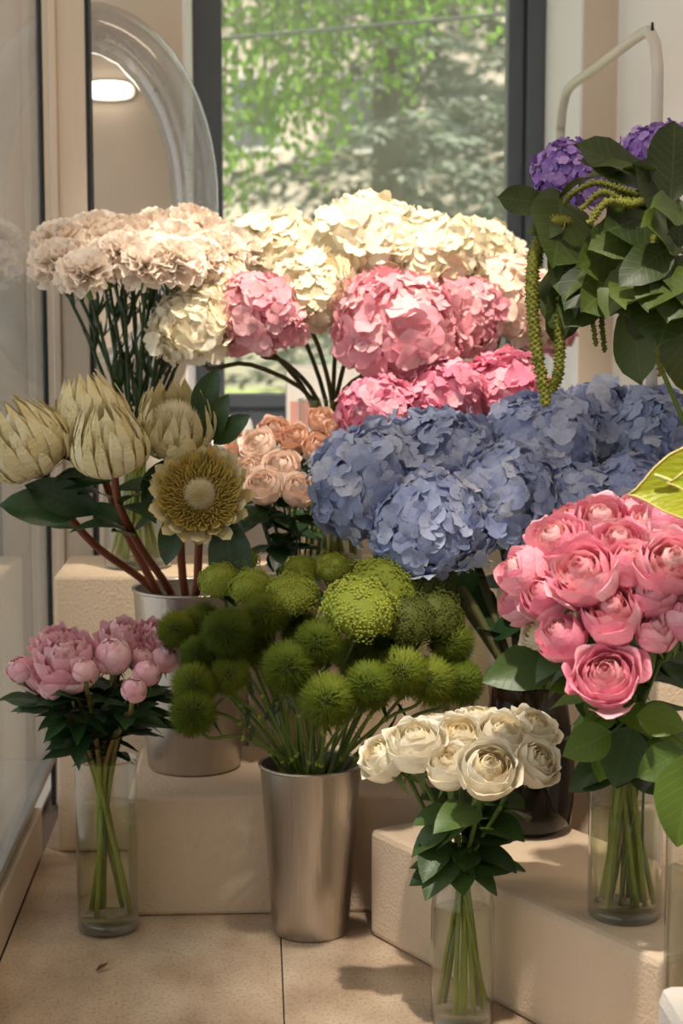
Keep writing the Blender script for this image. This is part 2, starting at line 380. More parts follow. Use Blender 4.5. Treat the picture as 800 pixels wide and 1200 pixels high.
# ------------------------------------------------------------------ the room
YW, YF = 4.90, 4.30
XL, XR = (228 - 300) / FPX * YW, (632 - 300) / FPX * YW     # window opening
WR = 0.90                                                    # right wall plane
GX = -0.475                                                  # glass partition plane
ZS = 0.80                                                    # window sill height
floor = box('floor', -3.2, 1.0, -2.0, 4.4, -0.12, -0.012, 'grout', kind='structure')
jx = onz(331, 1150, 0).x
for i in range(-3, 2):
    for j in range(-4, 4):
        x0 = jx + i * 0.9; y0 = 2.4 + (j - 1) * 1.2 - 0.0
        x0c, x1c = max(x0, GX + 0.02), min(x0 + 0.9, WR)
        y1c = min(y0 + 1.2, YF)
        if x1c - x0c < 0.05 or y1c - y0 < 0.05 or y0 < -2.1: continue
        box('tile', x0c + 0.0012, x1c - 0.0012, y0 + 0.0012, y1c - 0.0012, -0.012, 0, 'tile', floor, 0.0008)
for i in range(4):
    for j in range(5):
        x0 = GX - 0.02 - 0.6 * (i + 1); y0 = 1.25 + 0.61 * j
        box('tile', x0 + 0.003, x0 + 0.597, y0 + 0.003, min(y0 + 0.607, YF), -0.012, 0, 'vest', floor, 0.001)
def wall(name, boxes, mat='wall'):
    v = []; f = []
    for b in boxes:
        bv, bf = box_vf(*b); k = len(v); v += bv; f += [tuple(q + k for q in t) for t in bf]
    return link(name, mesh(name, v, f, mat, False), kind='structure')
wall('wall_back', [(-3.2, XL, YF, YW + 0.1, 0, 2.8), (XR, 1.6, YF, YW + 0.1, 0, 2.8), (XL, XR, YF, YW + 0.1, 0, ZS - 0.03)])
wall('wall_right', [(WR, WR + 0.12, -2.0, YF, 0, 2.8)], 'wall_light')
wall('wall_front_added', [(-1.0, WR + 0.12, -2.12, -2.0, 0, 2.8)])  # unseen wall added behind the camera to cut the sky fill
wall('ceiling', [(-1.0, WR + 0.12, -2.0, YW + 0.2, 2.8, 2.95)], 'ceiling')
box('trim_1', XL + 0.0, XL + 0.006, YF, YW - 0.03, ZS, 2.8, 'reveal', kind='structure')
box('trim_2', XR - 0.006, XR, YF, YW - 0.03, ZS, 2.8, 'reveal', kind='structure')
box('trim_3', XL, XR, YF - 0.03, YW - 0.03, ZS - 0.03, ZS, 'reveal', kind='structure', b=0.006)
# window in the back wall
win = link('window_1', None, None, (0, 0, 0), kind='structure')
fx0, fx1 = at(262, 300, YW).x, at(590, 300, YW).x
zb = at(300, 461, YW).z; zs2 = at(300, 470, YW).z
box('frame_jamb', XL + 0.006, fx0, YW - 0.06, YW + 0.02, ZS, 2.8, 'frame_dark', win, 0.004)
box('frame_jamb', fx1, fx1 + 0.045, YW - 0.05, YW + 0.02, ZS, 2.8, 'frame_dark', win, 0.004)
box('frame_jamb', fx1 + 0.05, XR - 0.006, YW - 0.08, YW + 0.02, ZS, 2.8, 'frame_dark', win, 0.004)
box('frame_rail', fx0, fx1, YW - 0.05, YW + 0.02, zs2 - 0.015, zb, 'frame_dark', win, 0.004)
box('spandrel_panel', fx0, fx1, YW - 0.03, YW + 0.0, ZS, zs2 - 0.015, 'frame_dark', win)
box('pane', fx0, fx1, YW - 0.012, YW - 0.004, zb, 2.8, 'pane', win)
# glass partition on the left, with its post and stone curb
part = link('window_2', None, None, (0, 0, 0), kind='structure')
YP = 3.88
box('curb', GX - 0.03, GX + 0.02, 0.5, YP - 0.36, 0, 0.10, 'curb', part, 0.005)
box('bottom_rail', GX - 0.022, GX + 0.004, 0.5, YP - 0.005, 0.1005, 0.107, 'gasket', part)
box('metal_rail', GX - 0.02, GX + 0.010, 0.5, YP - 0.005, 0.1075, 0.128, 'alu', part, 0.003)
box('pane', GX - 0.006, GX, 0.5, YP - 0.005, 0.13, 2.8, 'pane2', part)
pw = (112 - 56) / FPX * YP
box('gasket', GX - 0.004, GX + 0.006, YP - 0.004, YP + 0.06, 0, 2.8, 'gasket', part)
box('post', GX + 0.006, GX + 0.006 + pw - 0.012, YP - 0.002, YP + 0.06, 0, 2.8, 'frame_beige', part, 0.003)
box('post_lip', GX + 0.006 + pw * 0.14, GX + 0.006 + pw * 0.30, YP - 0.010, YP - 0.002, 0, 2.8, 'frame_beige', part, 0.003)
box('gasket', GX + pw - 0.006, GX + pw + 0.002, YP - 0.004, YP + 0.06, 0, 2.8, 'gasket', part)
# glowing shape added on the far wall in place of a reflected light
wl = thing('lamp_reflection', 'glowing white rounded shape standing in for a reflected light beside the beige post', 'reflection', at(128, 107, YF))
lp = []
for k in range(24):
    a = 2 * PI * k / 24; lp.append((max(-1, min(1, 1.6 * math.cos(a))) * 0.03 + 0.028 * math.cos(a), 0.022 * math.sin(a)))
def slab(name, outline, y0, y1, mat, parent):
    n = len(outline); v = [(x, y0, z) for x, z in outline] + [(x, y1, z) for x, z in outline]
    f = [tuple(range(n)), tuple(range(2 * n - 1, n - 1, -1))] + [(k, n + k, n + (k + 1) % n, (k + 1) % n) for k in range(n)]
    return link(name, mesh(name, v, f, mat, False), parent)
slab('reflection_face', lp, -0.035, -0.012, 'reflection', wl)
slab('reflection_edge', [(x * 1.12, z * 1.15) for x, z in lp], -0.012, 0, 'reflectionrim', wl)

# balloon: clear inflated ring in the shape of a zero, against the far wall
bc = at(104, 240, 4.18)
bl = thing('balloon', 'clear inflated ring balloon standing against the wall left of the window', 'balloon', bc)
v = []; f = []; nU, nV = 56, 18
for i in range(nU):
    a = 2 * PI * i / nU; ca, sa = math.cos(a), math.sin(a)
    cx, cz = 0.255 * ca, 0.415 * sa; tr = 0.056 + 0.006 * abs(sa)
    nx, nz = ca / 0.255, sa / 0.415; l = math.hypot(nx, nz); nx /= l; nz /= l
    for k in range(nV):
        b = 2 * PI * k / nV; wr = 1 + 0.03 * math.sin(a * 34 + 2 * math.cos(b)) * max(0, -math.cos(b))
        v.append((cx + nx * tr * wr * math.cos(b), tr * 0.9 * math.sin(b), cz + nz * tr * wr * math.cos(b)))
for i in range(nU):
    for k in range(nV):
        f.append((i * nV + k, i * nV + (k + 1) % nV, ((i + 1) % nU) * nV + (k + 1) % nV, ((i + 1) % nU) * nV + k))
link('film', mesh('film', v, f, 'balloon'), bl)
v = []; f = []
for k in range(520):
    a = RND.uniform(-0.7, 2.1); rr = RND.uniform(-0.05, 0.02); p = Vector(((0.255 + rr) * math.cos(a), RND.uniform(-0.035, 0.035), (0.415 + rr) * math.sin(a)))
    s = RND.uniform(0.002, 0.0045); u = rv(RND).normalized() * s; w = rv(RND).normalized() * s; i = len(v); v += [p + u, p + w, p - u, p - w]; f.append((i, i + 1, i + 2, i + 3))
link('confetti', mesh('confetti', v, f, 'confetti', False), bl, kind='stuff')
v, f = tube_vf(crom([(0.0, 0, -0.47), (0.0, 0, -0.52), (0.01, 0, -0.55)], 3), 0.012, 0.004); link('valve', mesh('valve', v, f, 'balloon'), bl)

# rail on the right
yn, yf2 = 3.2, 4.22; pn = at(775, 25, yn); zr = pn.z; xr = pn.x - 0.005
rl = thing('garment_rail', 'pale painted metal tube rail bent down at both ends by the right wall', 'rail', (xr, yn, 0))
c = 0.15
pts = [Vector((0, 0, 0.0)), Vector((0, 0, 0.6)), Vector((0, 0, zr - c - 0.04)), Vector((0, 0.012, zr - c * 0.45)), Vector((0, c * 0.35, zr - 0.02)), Vector((0, c * 0.9, zr)),
       Vector((0, (yf2 - yn) / 2, zr)), Vector((0, yf2 - yn - c * 0.9, zr)), Vector((0, yf2 - yn - c * 0.3, zr - 0.025)), Vector((0, yf2 - yn - 0.008, zr - c * 0.5)), Vector((0, yf2 - yn, zr - c - 0.04)), Vector((0, yf2 - yn, 0.6)), Vector((0, yf2 - yn, 0))]
v, f = tube_vf(crom(pts, 4), 0.0112, n=12); link('tube', mesh('rail_tube', v, f, 'rail'), rl)
lathe('screw', [(0.0, 0.024), (0.0025, 0.022), (0.003, 0.012), (0.003, 0.005)], 'gasket', rl, (0, c * 0.35, zr - 0.016), 8)
for yy in (0, yf2 - yn): lathe('foot', [(0.0, 0), (0.03, 0), (0.03, 0.006), (0.016, 0.014)], 'rail', rl, (0, yy, 0), 16)

# ------------------------------------------------------------------ stone blocks
def block(label, corner, ang, L, D, h, mat='block', z=0, b=0.008, grp=None):
    o = thing('concrete_block', label, 'block', (corner[0], corner[1], z), grp); o.rotation_euler = (0, 0, ang)
    v, f = box_vf(0, L, 0, D, 0, h, b); me = mesh('block_body', v, f, mat, False); link('block_body', me, o)
    return o
ZT, ZLO, ZA = 0.59, 0.229, 0.20
xt = at(63, 700, 3.52).x
block('tall upright beige concrete block under the carnation vase', (xt, 3.52), 0, 0.40, 0.31, ZT)
block('tall upright beige concrete block hidden behind the peach roses', (xt + 0.405, 3.52), 0, 0.52, 0.31, ZT)
xlo = at(150, 1000, 3.125).x
block('low wide beige concrete block under the larger zinc bucket', (xlo, 3.125), 0, 0.37 - xlo, 0.385, ZLO)
block('low concrete block under the clear vase of rose-pink hydrangeas', (0.375, 3.275), 0, 0.48, 0.235, ZLO)
ca = onz(432, 1095, 0); cb = at(771, 1125, 2.37); cb = onz(771, 1125, ZA); ca.z = cb.z = 0
ev = (cb - ca); LA = ev.length + 0.01; angA = math.atan2(ev.y, ev.x)
DA = 0.32
block('angled beige concrete block under the brown vase and the pink rose vase', (ca.x, ca.y), angA, LA, DA, ZA, b=0.012)
wc = onz(768, 1150, 0.25)
block('whitish concrete block standing in front of the anthurium vase', (wc.x, wc.y - 0.32), 0.0, 0.3, 0.32, 0.25, 'block_white', b=0.02)
block('tall concrete block beside the right wall under the amaranthus vase', (0.69, 2.87), 0, 0.20, 0.2, ZT)

# ------------------------------------------------------------------ vases
def glass_vase(label, loc, prof, water_z, name='glass_vase', mat='glass', wmat='water', basemat='glassbase', grp=None, baseh=0.015):
    t = thing(name, label, 'vase', loc, grp)
    r0 = prof[0][0]; p = [(0.0, 0.0), (r0 * 0.93, 0.0)] + [(r0, baseh * 0.4)] + prof[1:]
    rt, zt = prof[-1]; p += [(rt + 0.0015, zt + 0.002), (rt - 0.002, zt + 0.003), (rt - 0.003, zt - 0.004)]
    lathe('glass_body', p, mat, t)
    lathe('glass_base', [(0.0, baseh), (r0 * 0.95, baseh), (r0 * 0.96, baseh * 0.5), (r0 * 0.9, 0.001), (0, 0.001)], basemat, t)
    if water_z:
        wp = [(0, baseh + 0.0005), (r0 * 0.955, baseh + 0.001)]
        for r, z in prof[1:]:
            if z < water_z: wp.append((r - 0.004, max(z, baseh + 0.002)))
        # radius at the water line
        rr = prof[-1][0]
        for (ra, za), (rb, zb_) in zip(prof, prof[1:]):
            if za <= water_z <= zb_: rr = ra + (rb - ra) * (water_z - za) / max(1e-6, zb_ - za)
        wp += [(rr - 0.004, water_z), (0, water_z)]
        lathe('water', wp, wmat, t)
    return t
def bucket(label, loc, rb, rt, h):
    t = thing('zinc_bucket', label, 'bucket', loc)
    lathe('shell', [(0, 0), (rb * 0.96, 0), (rb, 0.006), (rb + (rt - rb) * 0.5, h * 0.5), (rt, h)], 'zinc', t, n=48)
    lathe('inner_wall', [(rt - 0.003, h), (rb + (rt - rb) * 0.3 - 0.006, h * 0.3), (0, h * 0.3)], 'zinc_in', t, n=48)
    v = []; f = []; n, m = 48, 8
    for i in range(n):
        a = 2 * PI * i / n
        for k in range(m):
            b = 2 * PI * k / m; r = rt + 0.0035 * math.cos(b); v.append((r * math.cos(a), r * math.sin(a), h + 0.0035 * math.sin(b)))
    for i in range(n):
        for k in range(m): f.append((i * m + k, ((i + 1) % n) * m + k, ((i + 1) % n) * m + (k + 1) % m, i * m + (k + 1) % m))
    link('rolled_rim', mesh('rolled_rim', v, f, 'zinc'), t)
    return t
def cyl(r, h): return [(r, 0.0), (r, h * 0.5), (r, h)]
VC = onz(162, 664, ZT); VC.y = min(VC.y, 3.74)
glass_vase('clear cylinder vase of carnations on the tall block', VC, cyl(0.072, 0.31), 0.17)
VW = at(387, 500, 3.67); VW.z = ZT
glass_vase('clear vase of white and pale pink hydrangeas before the window', VW, cyl(0.070, 0.355), 0.2)
VE = Vector((0.085, 3.39, ZLO))
glass_vase('clear vase of peach roses behind the green bouquet', VE, cyl(0.06, 0.30), 0.17)
VH = at(535, 700, 3.40); VH.z = ZLO
glass_vase('clear vase of rose-pink hydrangeas behind the blue ones', VH, cyl(0.075, 0.40), 0.30)
VBR = onz(617, 972, ZA)
glass_vase('dark brown tinted glass vase of blue hydrangeas', VBR, [(0.062, 0), (0.080, 0.02), (0.084, 0.06), (0.084, 0.14), (0.076, 0.20), (0.070, 0.24), (0.072, 0.27)], 0.2, 'tinted_vase', 'brown', 'brown', 'brown')
VPE = onz(127, 1088, 0)
glass_vase('clear cylinder vase of pink peonies on the floor', VPE, cyl(0.0565, 0.32), 0.235, wmat='water2', baseh=0.022)
VWR = onz(541, 1196, 0)
glass_vase('clear bottle-shouldered vase of white roses on the floor', VWR, [(0.050, 0), (0.051, 0.1), (0.0505, 0.19), (0.046, 0.215), (0.036, 0.232), (0.031, 0.25)], 0.185)
VPR = onz(731, 1072, ZA)
glass_vase('clear cylinder vase of pink roses on the angled block', VPR, cyl(0.057, 0.30), 0.17, wmat='water2')
VAN = at(828, 1100, 2.31); VAN.z = 0
glass_vase('clear vase of green anthuriums behind the whitish block', VAN, cyl(0.060, 0.50), 0.345)
VAM = Vector((0.815, 2.97, ZT))
glass_vase('clear vase of amaranthus and purple hydrangeas by the wall', VAM, cyl(0.06, 0.30), 0.17)
BF = onz(364, 1090, 0); BF = Vector((BF.x, BF.y, 0))
bucket('small tapered zinc bucket of green flowers on the floor', BF, 0.070, 0.092, 0.315)
BP = onz(228, 897, ZLO)
bucket('larger tapered zinc bucket of proteas on the low block', BP, 0.093, 0.118, 0.36)

# ------------------------------------------------------------------ flower kit
def vase_path(vase, bottom, rim_z, rim_r, head, axis, R, spread=0.6, lift=0.35, base_r=None):
    """stem from the vase bottom over the rim to the flower head"""
    hd = Vector((head.x - vase.x, head.y - vase.y, 0)); d = hd.normalized() if hd.length > 1e-4 else Vector((1, 0, 0))
    k = min(1.0, hd.length / 0.25)
    jit = Vector((R.uniform(-1, 1), R.uniform(-1, 1), 0)) * rim_r * 0.30
    br = base_r or rim_r * 0.9
    aa = math.atan2(-d.y, -d.x) + R.gauss(0, 0.9); off = Vector((math.cos(aa), math.sin(aa), 0)) * br * R.uniform(0.5, 0.92)
    if off.length > br * 0.92: off = off.normalized() * br * 0.92
    base = Vector((vase.x, vase.y, vase.z + bottom)) + off
    neck = Vector((vase.x, vase.y, vase.z + rim_z)) + d * rim_r * 0.62 * k + jit * 0.6
    mid = neck.lerp(head, 0.5) + Vector((0, 0, 0.06 * k)) * lift
    pre = head - Vector(axis).normalized() * (head - neck).length * 0.18
    return [base, base.lerp(neck, 0.5), neck, mid.lerp(pre, 0.15), pre, head]
def start(name, label, cat, group, path, r, stemmat, n=7, seg=4, rt=None):
    t = thing(name, label, cat, path[0], group)
    cp = crom(path, seg); v, f = tube_vf([p - path[0] for p in cp], r, rt or r * 0.85, n); zn = path[2].z - path[0].z
    link('stem', mesh('stem', v, f, ['stemw' if stemmat != 'stemr' else 'stemr', stemmat], fm=[0 if v[g[0]].z < zn - 0.03 else 1 for g in f]), t)
    return t

# --- hydrangea
def floret_mesh(name, mat, seed):
    R = random.Random(seed); vs = []; fs = []
    cup = R.uniform(-0.05, 0.35)
    for p in range(4):
        a0 = p * PI / 2 + R.uniform(-0.1, 0.1); L = R.uniform(0.88, 1.08); Wd = R.uniform(0.56, 0.68); c = cup + R.uniform(-0.12, 0.12); ph = R.uniform(0, 6); tw = R.uniform(-0.15, 0.15)
        k0 = len(vs); nu, nv = 4, 4
        for j in range(nv + 1):
            for i in range(nu + 1):
                u = -1 + 2 * i / nu; v = j / nv
                y = L * (v * (1 - 0.22 * u * u * v)) + 0.02
                x = u * Wd * (0.12 + 0.88 * math.sin(v * 2.05) ** 0.9)
                z = c * v * v + 0.10 * u * u * v - 0.12 * v * v * v + 0.11 * v * v * math.sin(u * 3.4 + ph) + 0.04 * v * v * math.sin(u * 7 + ph) + tw * u * v + 0.015 * p
                vs.append((x * math.cos(a0) - y * math.sin(a0), x * math.sin(a0) + y * math.cos(a0), z))
        for j in range(nv):
            for i in range(nu):
                k = k0 + j * (nu + 1) + i; fs.append((k, k + 1, k + nu + 2, k + nu + 1))
    return mesh(name, vs, fs, mat)
def core_mesh(name, mat, seed=0):
    v, f = lathe_vf([(0.02, 0.8), (0.4, 0.7), (0.68, 0.42), (0.8, 0.0), (0.66, -0.42), (0.35, -0.62), (0.02, -0.68)], 16); return mesh(name, v, f, mat)
FL = {}
def hydrangea(label, group, head, r, axis, path, mat, R, n=170, fr=0.235, sq=0.86, stemmat='stem', stem_r=0.0048, leaves=0, core=None):
    if mat not in FL: FL[mat] = ([floret_mesh('floret', mat, s * 7 + len(mat)) for s in range(7)], core_mesh('flower_head', core or mat))
    t = start('hydrangea', label, 'hydrangea', group, path, stem_r, stemmat)
    q = qdir(axis, R.uniform(0, 6)); ctr = head - path[0]
    hd = link('flower_head', FL[mat][1], t, ctr, q, r)
    ga = PI * (3 - math.sqrt(5))
    lumps = [(rv(R).normalized(), R.uniform(0.05, 0.14)) for _ in range(7)]
    for i in range(n):
        z = 1 - 1.62 * (i + 0.5) / n; rr = math.sqrt(max(0, 1 - z * z)); a = i * ga + R.uniform(-0.15, 0.15)
        d = Vector((rr * math.cos(a), rr * math.sin(a), z)); bulge = sum(k * max(0, d.dot(l)) ** 6 for l, k in lumps)
        p = Vector((d.x, d.y, d.z * sq)) * (0.90 + bulge + R.uniform(-0.12, 0.07))
        nd = (d + rv(R, 0.55)).normalized()
        link('floret', R.choice(FL[mat][0]), hd, p, qdir(nd, R.uniform(0, 6)), fr * R.uniform(0.75, 1.2))
    pts = crom(path, 6)
    for k in range(leaves):
        b = pts[int(R.uniform(0.42, 0.62) * (len(pts) - 1))]; a = R.uniform(0, 2 * PI)
        add_leaf(t, R.choice(leafm('hyd', 'leafpe', w=0.6, peak=0.45, fold=0.1, tip=0.8)), b - path[0], Vector((math.cos(a), math.sin(a), R.uniform(0.2, 1.2))), R.uniform(0.09, 0.13), up=Vector((0, -0.4, 1)) + rv(R, 0.4))
    return t

# --- layered blooms (roses, peonies)
def layers(prefix, spec, mat, matin, seeds=2):
    out = []
    for li, (prof, half, cnt, rip, inner) in enumerate(spec):
        out.append(([cup_petal('petal', prof, half, matin if inner else mat, 8, 7, ripple=rip, seed=li * 10 + s) for s in range(seeds)], cnt))
    return out
ROSE = [([(0.12, -0.2), (0.42, 0.2), (0.47, 0.75), (0.30, 1.14)], 1.10, 4, 0.04, 1),
        ([(0.12, -0.25), (0.54, 0.12), (0.61, 0.68), (0.45, 1.16)], 1.10, 4, 0.04, 1),
        ([(0.14, -0.3), (0.67, 0.05), (0.78, 0.60), (0.60, 1.06), (0.60, 1.13)], 1.0, 4, 0.05, 0),
        ([(0.15, -0.34), (0.78, 0.0), (0.93, 0.50), (0.84, 0.94), (0.88, 1.05)], 0.95, 4, 0.06, 0),
        ([(0.15, -0.38), (0.84, -0.08), (1.03, 0.40), (1.05, 0.76), (1.16, 0.86)], 0.88, 4, 0.07, 0)]
GARDEN = [([(0.08, -0.2), (0.20, 0.2), (0.24, 0.6), (0.20, 0.86)], 1.2, 4, 0.05, 1),
          ([(0.10, -0.25), (0.36, 0.15), (0.42, 0.6), (0.38, 0.92)], 0.85, 6, 0.05, 1),
          ([(0.12, -0.3), (0.52, 0.1), (0.62, 0.55), (0.56, 0.98)], 0.80, 6, 0.05, 1),
          ([(0.14, -0.35), (0.70, 0.0), (0.84, 0.5), (0.76, 1.02)], 0.85, 5, 0.04, 0),
          ([(0.15, -0.4), (0.82, -0.08), (1.0, 0.42), (0.92, 0.98)], 0.85, 5, 0.04, 0),
          ([(0.15, -0.42), (0.90, -0.14), (1.12, 0.30), (1.16, 0.78), (1.22, 0.84)], 0.62, 3, 0.06, 0)]
PROSE = ROSE + [([(0.15, -0.42), (0.90, -0.14), (1.14, 0.26), (1.30, 0.60), (1.40, 0.60)], 0.66, 3, 0.08, 0)]
BUDR = [([(0.10, -0.3), (0.45, 0.1), (0.50, 0.7), (0.24, 1.2)], 1.2, 3, 0.02, 1),
        ([(0.12, -0.4), (0.62, 0.0), (0.74, 0.6), (0.50, 1.15)], 1.0, 4, 0.03, 0),
        ([(0.14, -0.45), (0.76, -0.08), (0.94, 0.5), (0.80, 1.08)], 0.95, 4, 0.04, 0),
        ([(0.14, -0.48), (0.82, -0.16), (1.04, 0.30), (1.04, 0.72)], 0.75, 4, 0.05, 0)]
PEONYB = [([(0.10, -0.5), (0.60, -0.2), (0.82, 0.35), (0.55, 0.95), (0.05, 1.14)], 0.98, 4, 0.02, 0),
          ([(0.10, -0.55), (0.70, -0.25), (0.93, 0.30), (0.74, 0.85), (0.42, 1.06)], 0.80, 5, 0.03, 0),
          ([(0.12, -0.6), (0.74, -0.32), (1.0, 0.15), (0.98, 0.55)], 0.70, 4, 0.04, 0)]
PEONYO = [([(0.08, -0.2), (0.26, 0.3), (0.34, 0.8), (0.18, 1.10)], 0.9, 5, 0.08, 0),
          ([(0.10, -0.3), (0.48, 0.2), (0.58, 0.7), (0.42, 1.10)], 0.62, 7, 0.10, 0),
          ([(0.12, -0.4), (0.68, 0.05), (0.80, 0.55), (0.74, 1.0)], 0.55, 8, 0.10, 0),
          ([(0.14, -0.5), (0.84, -0.15), (1.0, 0.35), (1.02, 0.80)], 0.62, 7, 0.09, 0),
          ([(0.14, -0.55), (0.90, -0.3), (1.16, 0.05), (1.3, 0.42)], 0.66, 5, 0.08, 0)]
BL = {}
def bloom(t, ctr, axis, r, key, spec, mat, matin, R, heart=(0.38, 0.0, 1.20)):
    if key not in BL:
        BL[key] = (layers(key, spec, mat, matin), [spiral_heart('bloom', matin, *heart, seed=s) for s in (1, 2)])
    ls, hearts = BL[key]
    b = link('bloom', R.choice(hearts), t, ctr, qdir(axis, R.uniform(0, 6)), r)
    for li, (ms, cnt) in enumerate(ls):
        off = R.uniform(0, 6)
        for k in range(cnt):
            a = off + 2 * PI * k / cnt + R.uniform(-0.12, 0.12)
            q = Quaternion((0, 0, 1), a) @ Quaternion((0, 1, 0), R.uniform(-0.05, 0.07)) @ Quaternion((1, 0, 0), R.uniform(-0.04, 0.04))
            link('petal', R.choice(ms), b, (0, 0, R.uniform(-0.02, 0.03)), q, R.uniform(0.96, 1.05))
    return b
SEP = leaf_mesh('sepal', 'sepal', w=0.28, peak=0.25, bend=0.5, nv=5)
def sepals(t, ctr, axis, r, R, n=5, drop=0.36):
    ax = Vector(axis).normalized(); u = ax.orthogonal().normalized(); w = ax.cross(u)
    for k in range(n):
        a = 2 * PI * k / n + R.uniform(-0.2, 0.2); out = u * math.cos(a) + w * math.sin(a)
        link('sepal', SEP, t, ctr - ax * r * drop, qleaf(out * 0.75 - ax * 0.35, ax), r * R.uniform(0.8, 1.05))
LV = {}
def leafm(key, mat, **k):
    if key not in LV: LV[key] = [leaf_mesh('leaf', mat, seed=s, bend=b, **k) for s, b in ((1, 0.12), (2, 0.28), (3, 0.42))]
    return LV[key]
def rose(name, label, group, head, axis, r, path, key, spec, mat, matin, R, stemmat='stem', stem_r=0.003, leaf=None, nleaf=2, leafL=0.06, heart=(0.38, 0.0, 1.20), cat='rose', lrange=(0.35, 0.8)):
    t = start(name, label, cat, group, path, stem_r, stemmat)
    ctr = head - path[0]; bloom(t, ctr, axis, r, key, spec, mat, matin, R, heart); sepals(t, ctr, axis, r, R)
    pts = crom(path, 6)
    for k in range(nleaf):
        i = int(R.uniform(*lrange) * (len(pts) - 1)); p = pts[i]
        if leaf is None: break
        a = R.uniform(0, 2 * PI); d = Vector((math.cos(a), math.sin(a) * 0.8 - 0.25, R.uniform(-0.35, 0.35) + (0.25 if cat == 'peony' else 0)))
        add_leaf(t, R.choice(leaf), p - path[0], d, leafL * R.uniform(0.8, 1.25), up=Vector((0, -0.3, 1)) + rv(R, 0.3))
    return t

# ------------------------------------------------------------------ hydrangeas: white and pale pink by the window
R = random.Random(5)
CW = 'cream white hydrangea '
hy = [(228, 382, 52, 3.54, 'hwhite', CW + 'hanging lowest beside the carnation stems'),
      (250, 338, 40, 3.60, 'hwhite', CW + 'squeezed between the carnations and the pale pink one'),
      (325, 304, 58, 3.82, 'hwhite', CW + 'above the pale pink one nearest the carnations'),
      (364, 346, 52, 3.60, 'hwhite', CW + 'filling the gap between two pale pink ones'),
      (436, 290, 66, 3.74, 'hwhite', CW + 'standing tallest in the light of an added spot'),
      (508, 304, 60, 3.70, 'hwhite', CW + 'brightly lit above the small pale pink one'),
      (560, 304, 50, 3.92, 'hwhite', CW + 'at the back against the dark window jamb'),
      (600, 356, 60, 3.74, 'hpale', 'blush white hydrangea behind the longest amaranthus tassel'),
      (398, 322, 50, 3.84, 'hpale', 'blush white hydrangea buried behind the cream white ones'),
      (298, 372, 56, 3.56, 'hpink', 'pale pink hydrangea next to the lowest cream white one'),
      (466, 385, 74, 3.52, 'hpink', 'large pale pink hydrangea above the rose-pink ones'),
      (536, 372, 52, 3.64, 'hpink', 'small pale pink hydrangea beside the large pale pink one'),
      (632, 382, 40, 3.86, 'hpink', 'pale pink hydrangea half hidden by the blush white one')]
for px, py, rp, Y, mat, lab in hy:
    p = at(px, py, Y); r = rp / FPX * Y
    out = Vector((p.x - VW.x, (p.y - VW.y) * 0.6 - 0.1, 0.30)).normalized()
    axis = (out * 0.55 + Vector((0, -0.15, 0.75))).normalized()
    path = vase_path(VW, 0.02, 0.355, 0.070, p - axis * r * 0.5, axis, R)
    hydrangea(lab, 'white and pale pink hydrangeas in the window vase', p, r, axis, path, mat, R, n=165, fr=0.25, stemmat='stemo', stem_r=0.0055)
# rose-pink ones
for px, py, rp, Y, lab in [(443, 484, 48, 3.40, 'rose-pink hydrangea at the peach rose end of its row'), (518, 468, 54, 3.45, 'rose-pink hydrangea in the middle of its row'), (590, 462, 54, 3.48, 'rose-pink hydrangea beside the hanging tassels')]:
    p = at(px, py, Y); r = rp / FPX * Y; axis = Vector(((p.x - VH.x) * 0.8, -0.2, 1)).normalized()
    path = vase_path(VH, 0.02, 0.40, 0.075, p - axis * r * 0.5, axis, R)
    hydrangea(lab, 'rose-pink hydrangeas', p, r, axis, path, 'hhot', R, n=160, fr=0.25, stemmat='stem')
# blue ones
for px, py, rp, Y, lab in [(432, 562, 74, 3.10, 'pale blue hydrangea beside the peach roses'), (505, 612, 74, 3.00, 'pale blue hydrangea hanging over the shade-coloured trachelium'),
        (520, 545, 70, 3.14, 'blue hydrangea directly under the rose-pink row'), (590, 580, 68, 3.06, 'blue hydrangea in the heart of the blue cluster'), (632, 520, 66, 3.16, 'blue hydrangea touched by the tip of the longest tassel'),
        (700, 505, 60, 3.24, 'blue hydrangea under the amaranthus leaves'), (668, 596, 62, 3.06, 'blue hydrangea right above the pink roses'), (772, 508, 58, 3.18, 'grey-blue hydrangea beside the right wall'),
        (745, 580, 56, 3.06, 'grey-blue hydrangea behind the anthurium'), (640, 655, 45, 3.02, 'blue hydrangea low behind the pink roses')]:
    p = at(px, py, Y); r = rp / FPX * Y
    axis = Vector(((p.x - VBR.x) * 1.5, -0.45, 0.8)).normalized()
    path = vase_path(VBR, 0.03, 0.27, 0.070, p - axis * r * 0.5, axis, R)
    hydrangea(lab, 'blue hydrangeas in the brown vase', p, r, axis, path, 'blue', R, n=185, fr=0.225, stemmat='stemo', stem_r=0.009, leaves=2)
# purple ones
for px, py, rp, Y, lab in [(672, 208, 50, 2.95, 'purple hydrangea behind the amaranthus stalks'), (768, 190, 52, 2.92, 'purple hydrangea highest behind the amaranthus leaves'), (715, 215, 38, 3.0, 'purple hydrangea tucked between two others')]:
    p = at(px, py, Y); r = rp / FPX * Y; axis = Vector((-0.3, -0.3, 0.9)).normalized()
    path = vase_path(VAM, 0.02, 0.30, 0.06, p - axis * r * 0.5, axis, R)
    hydrangea(lab, 'purple hydrangeas', p, r, axis, path, 'purple', R, n=290, fr=0.13)

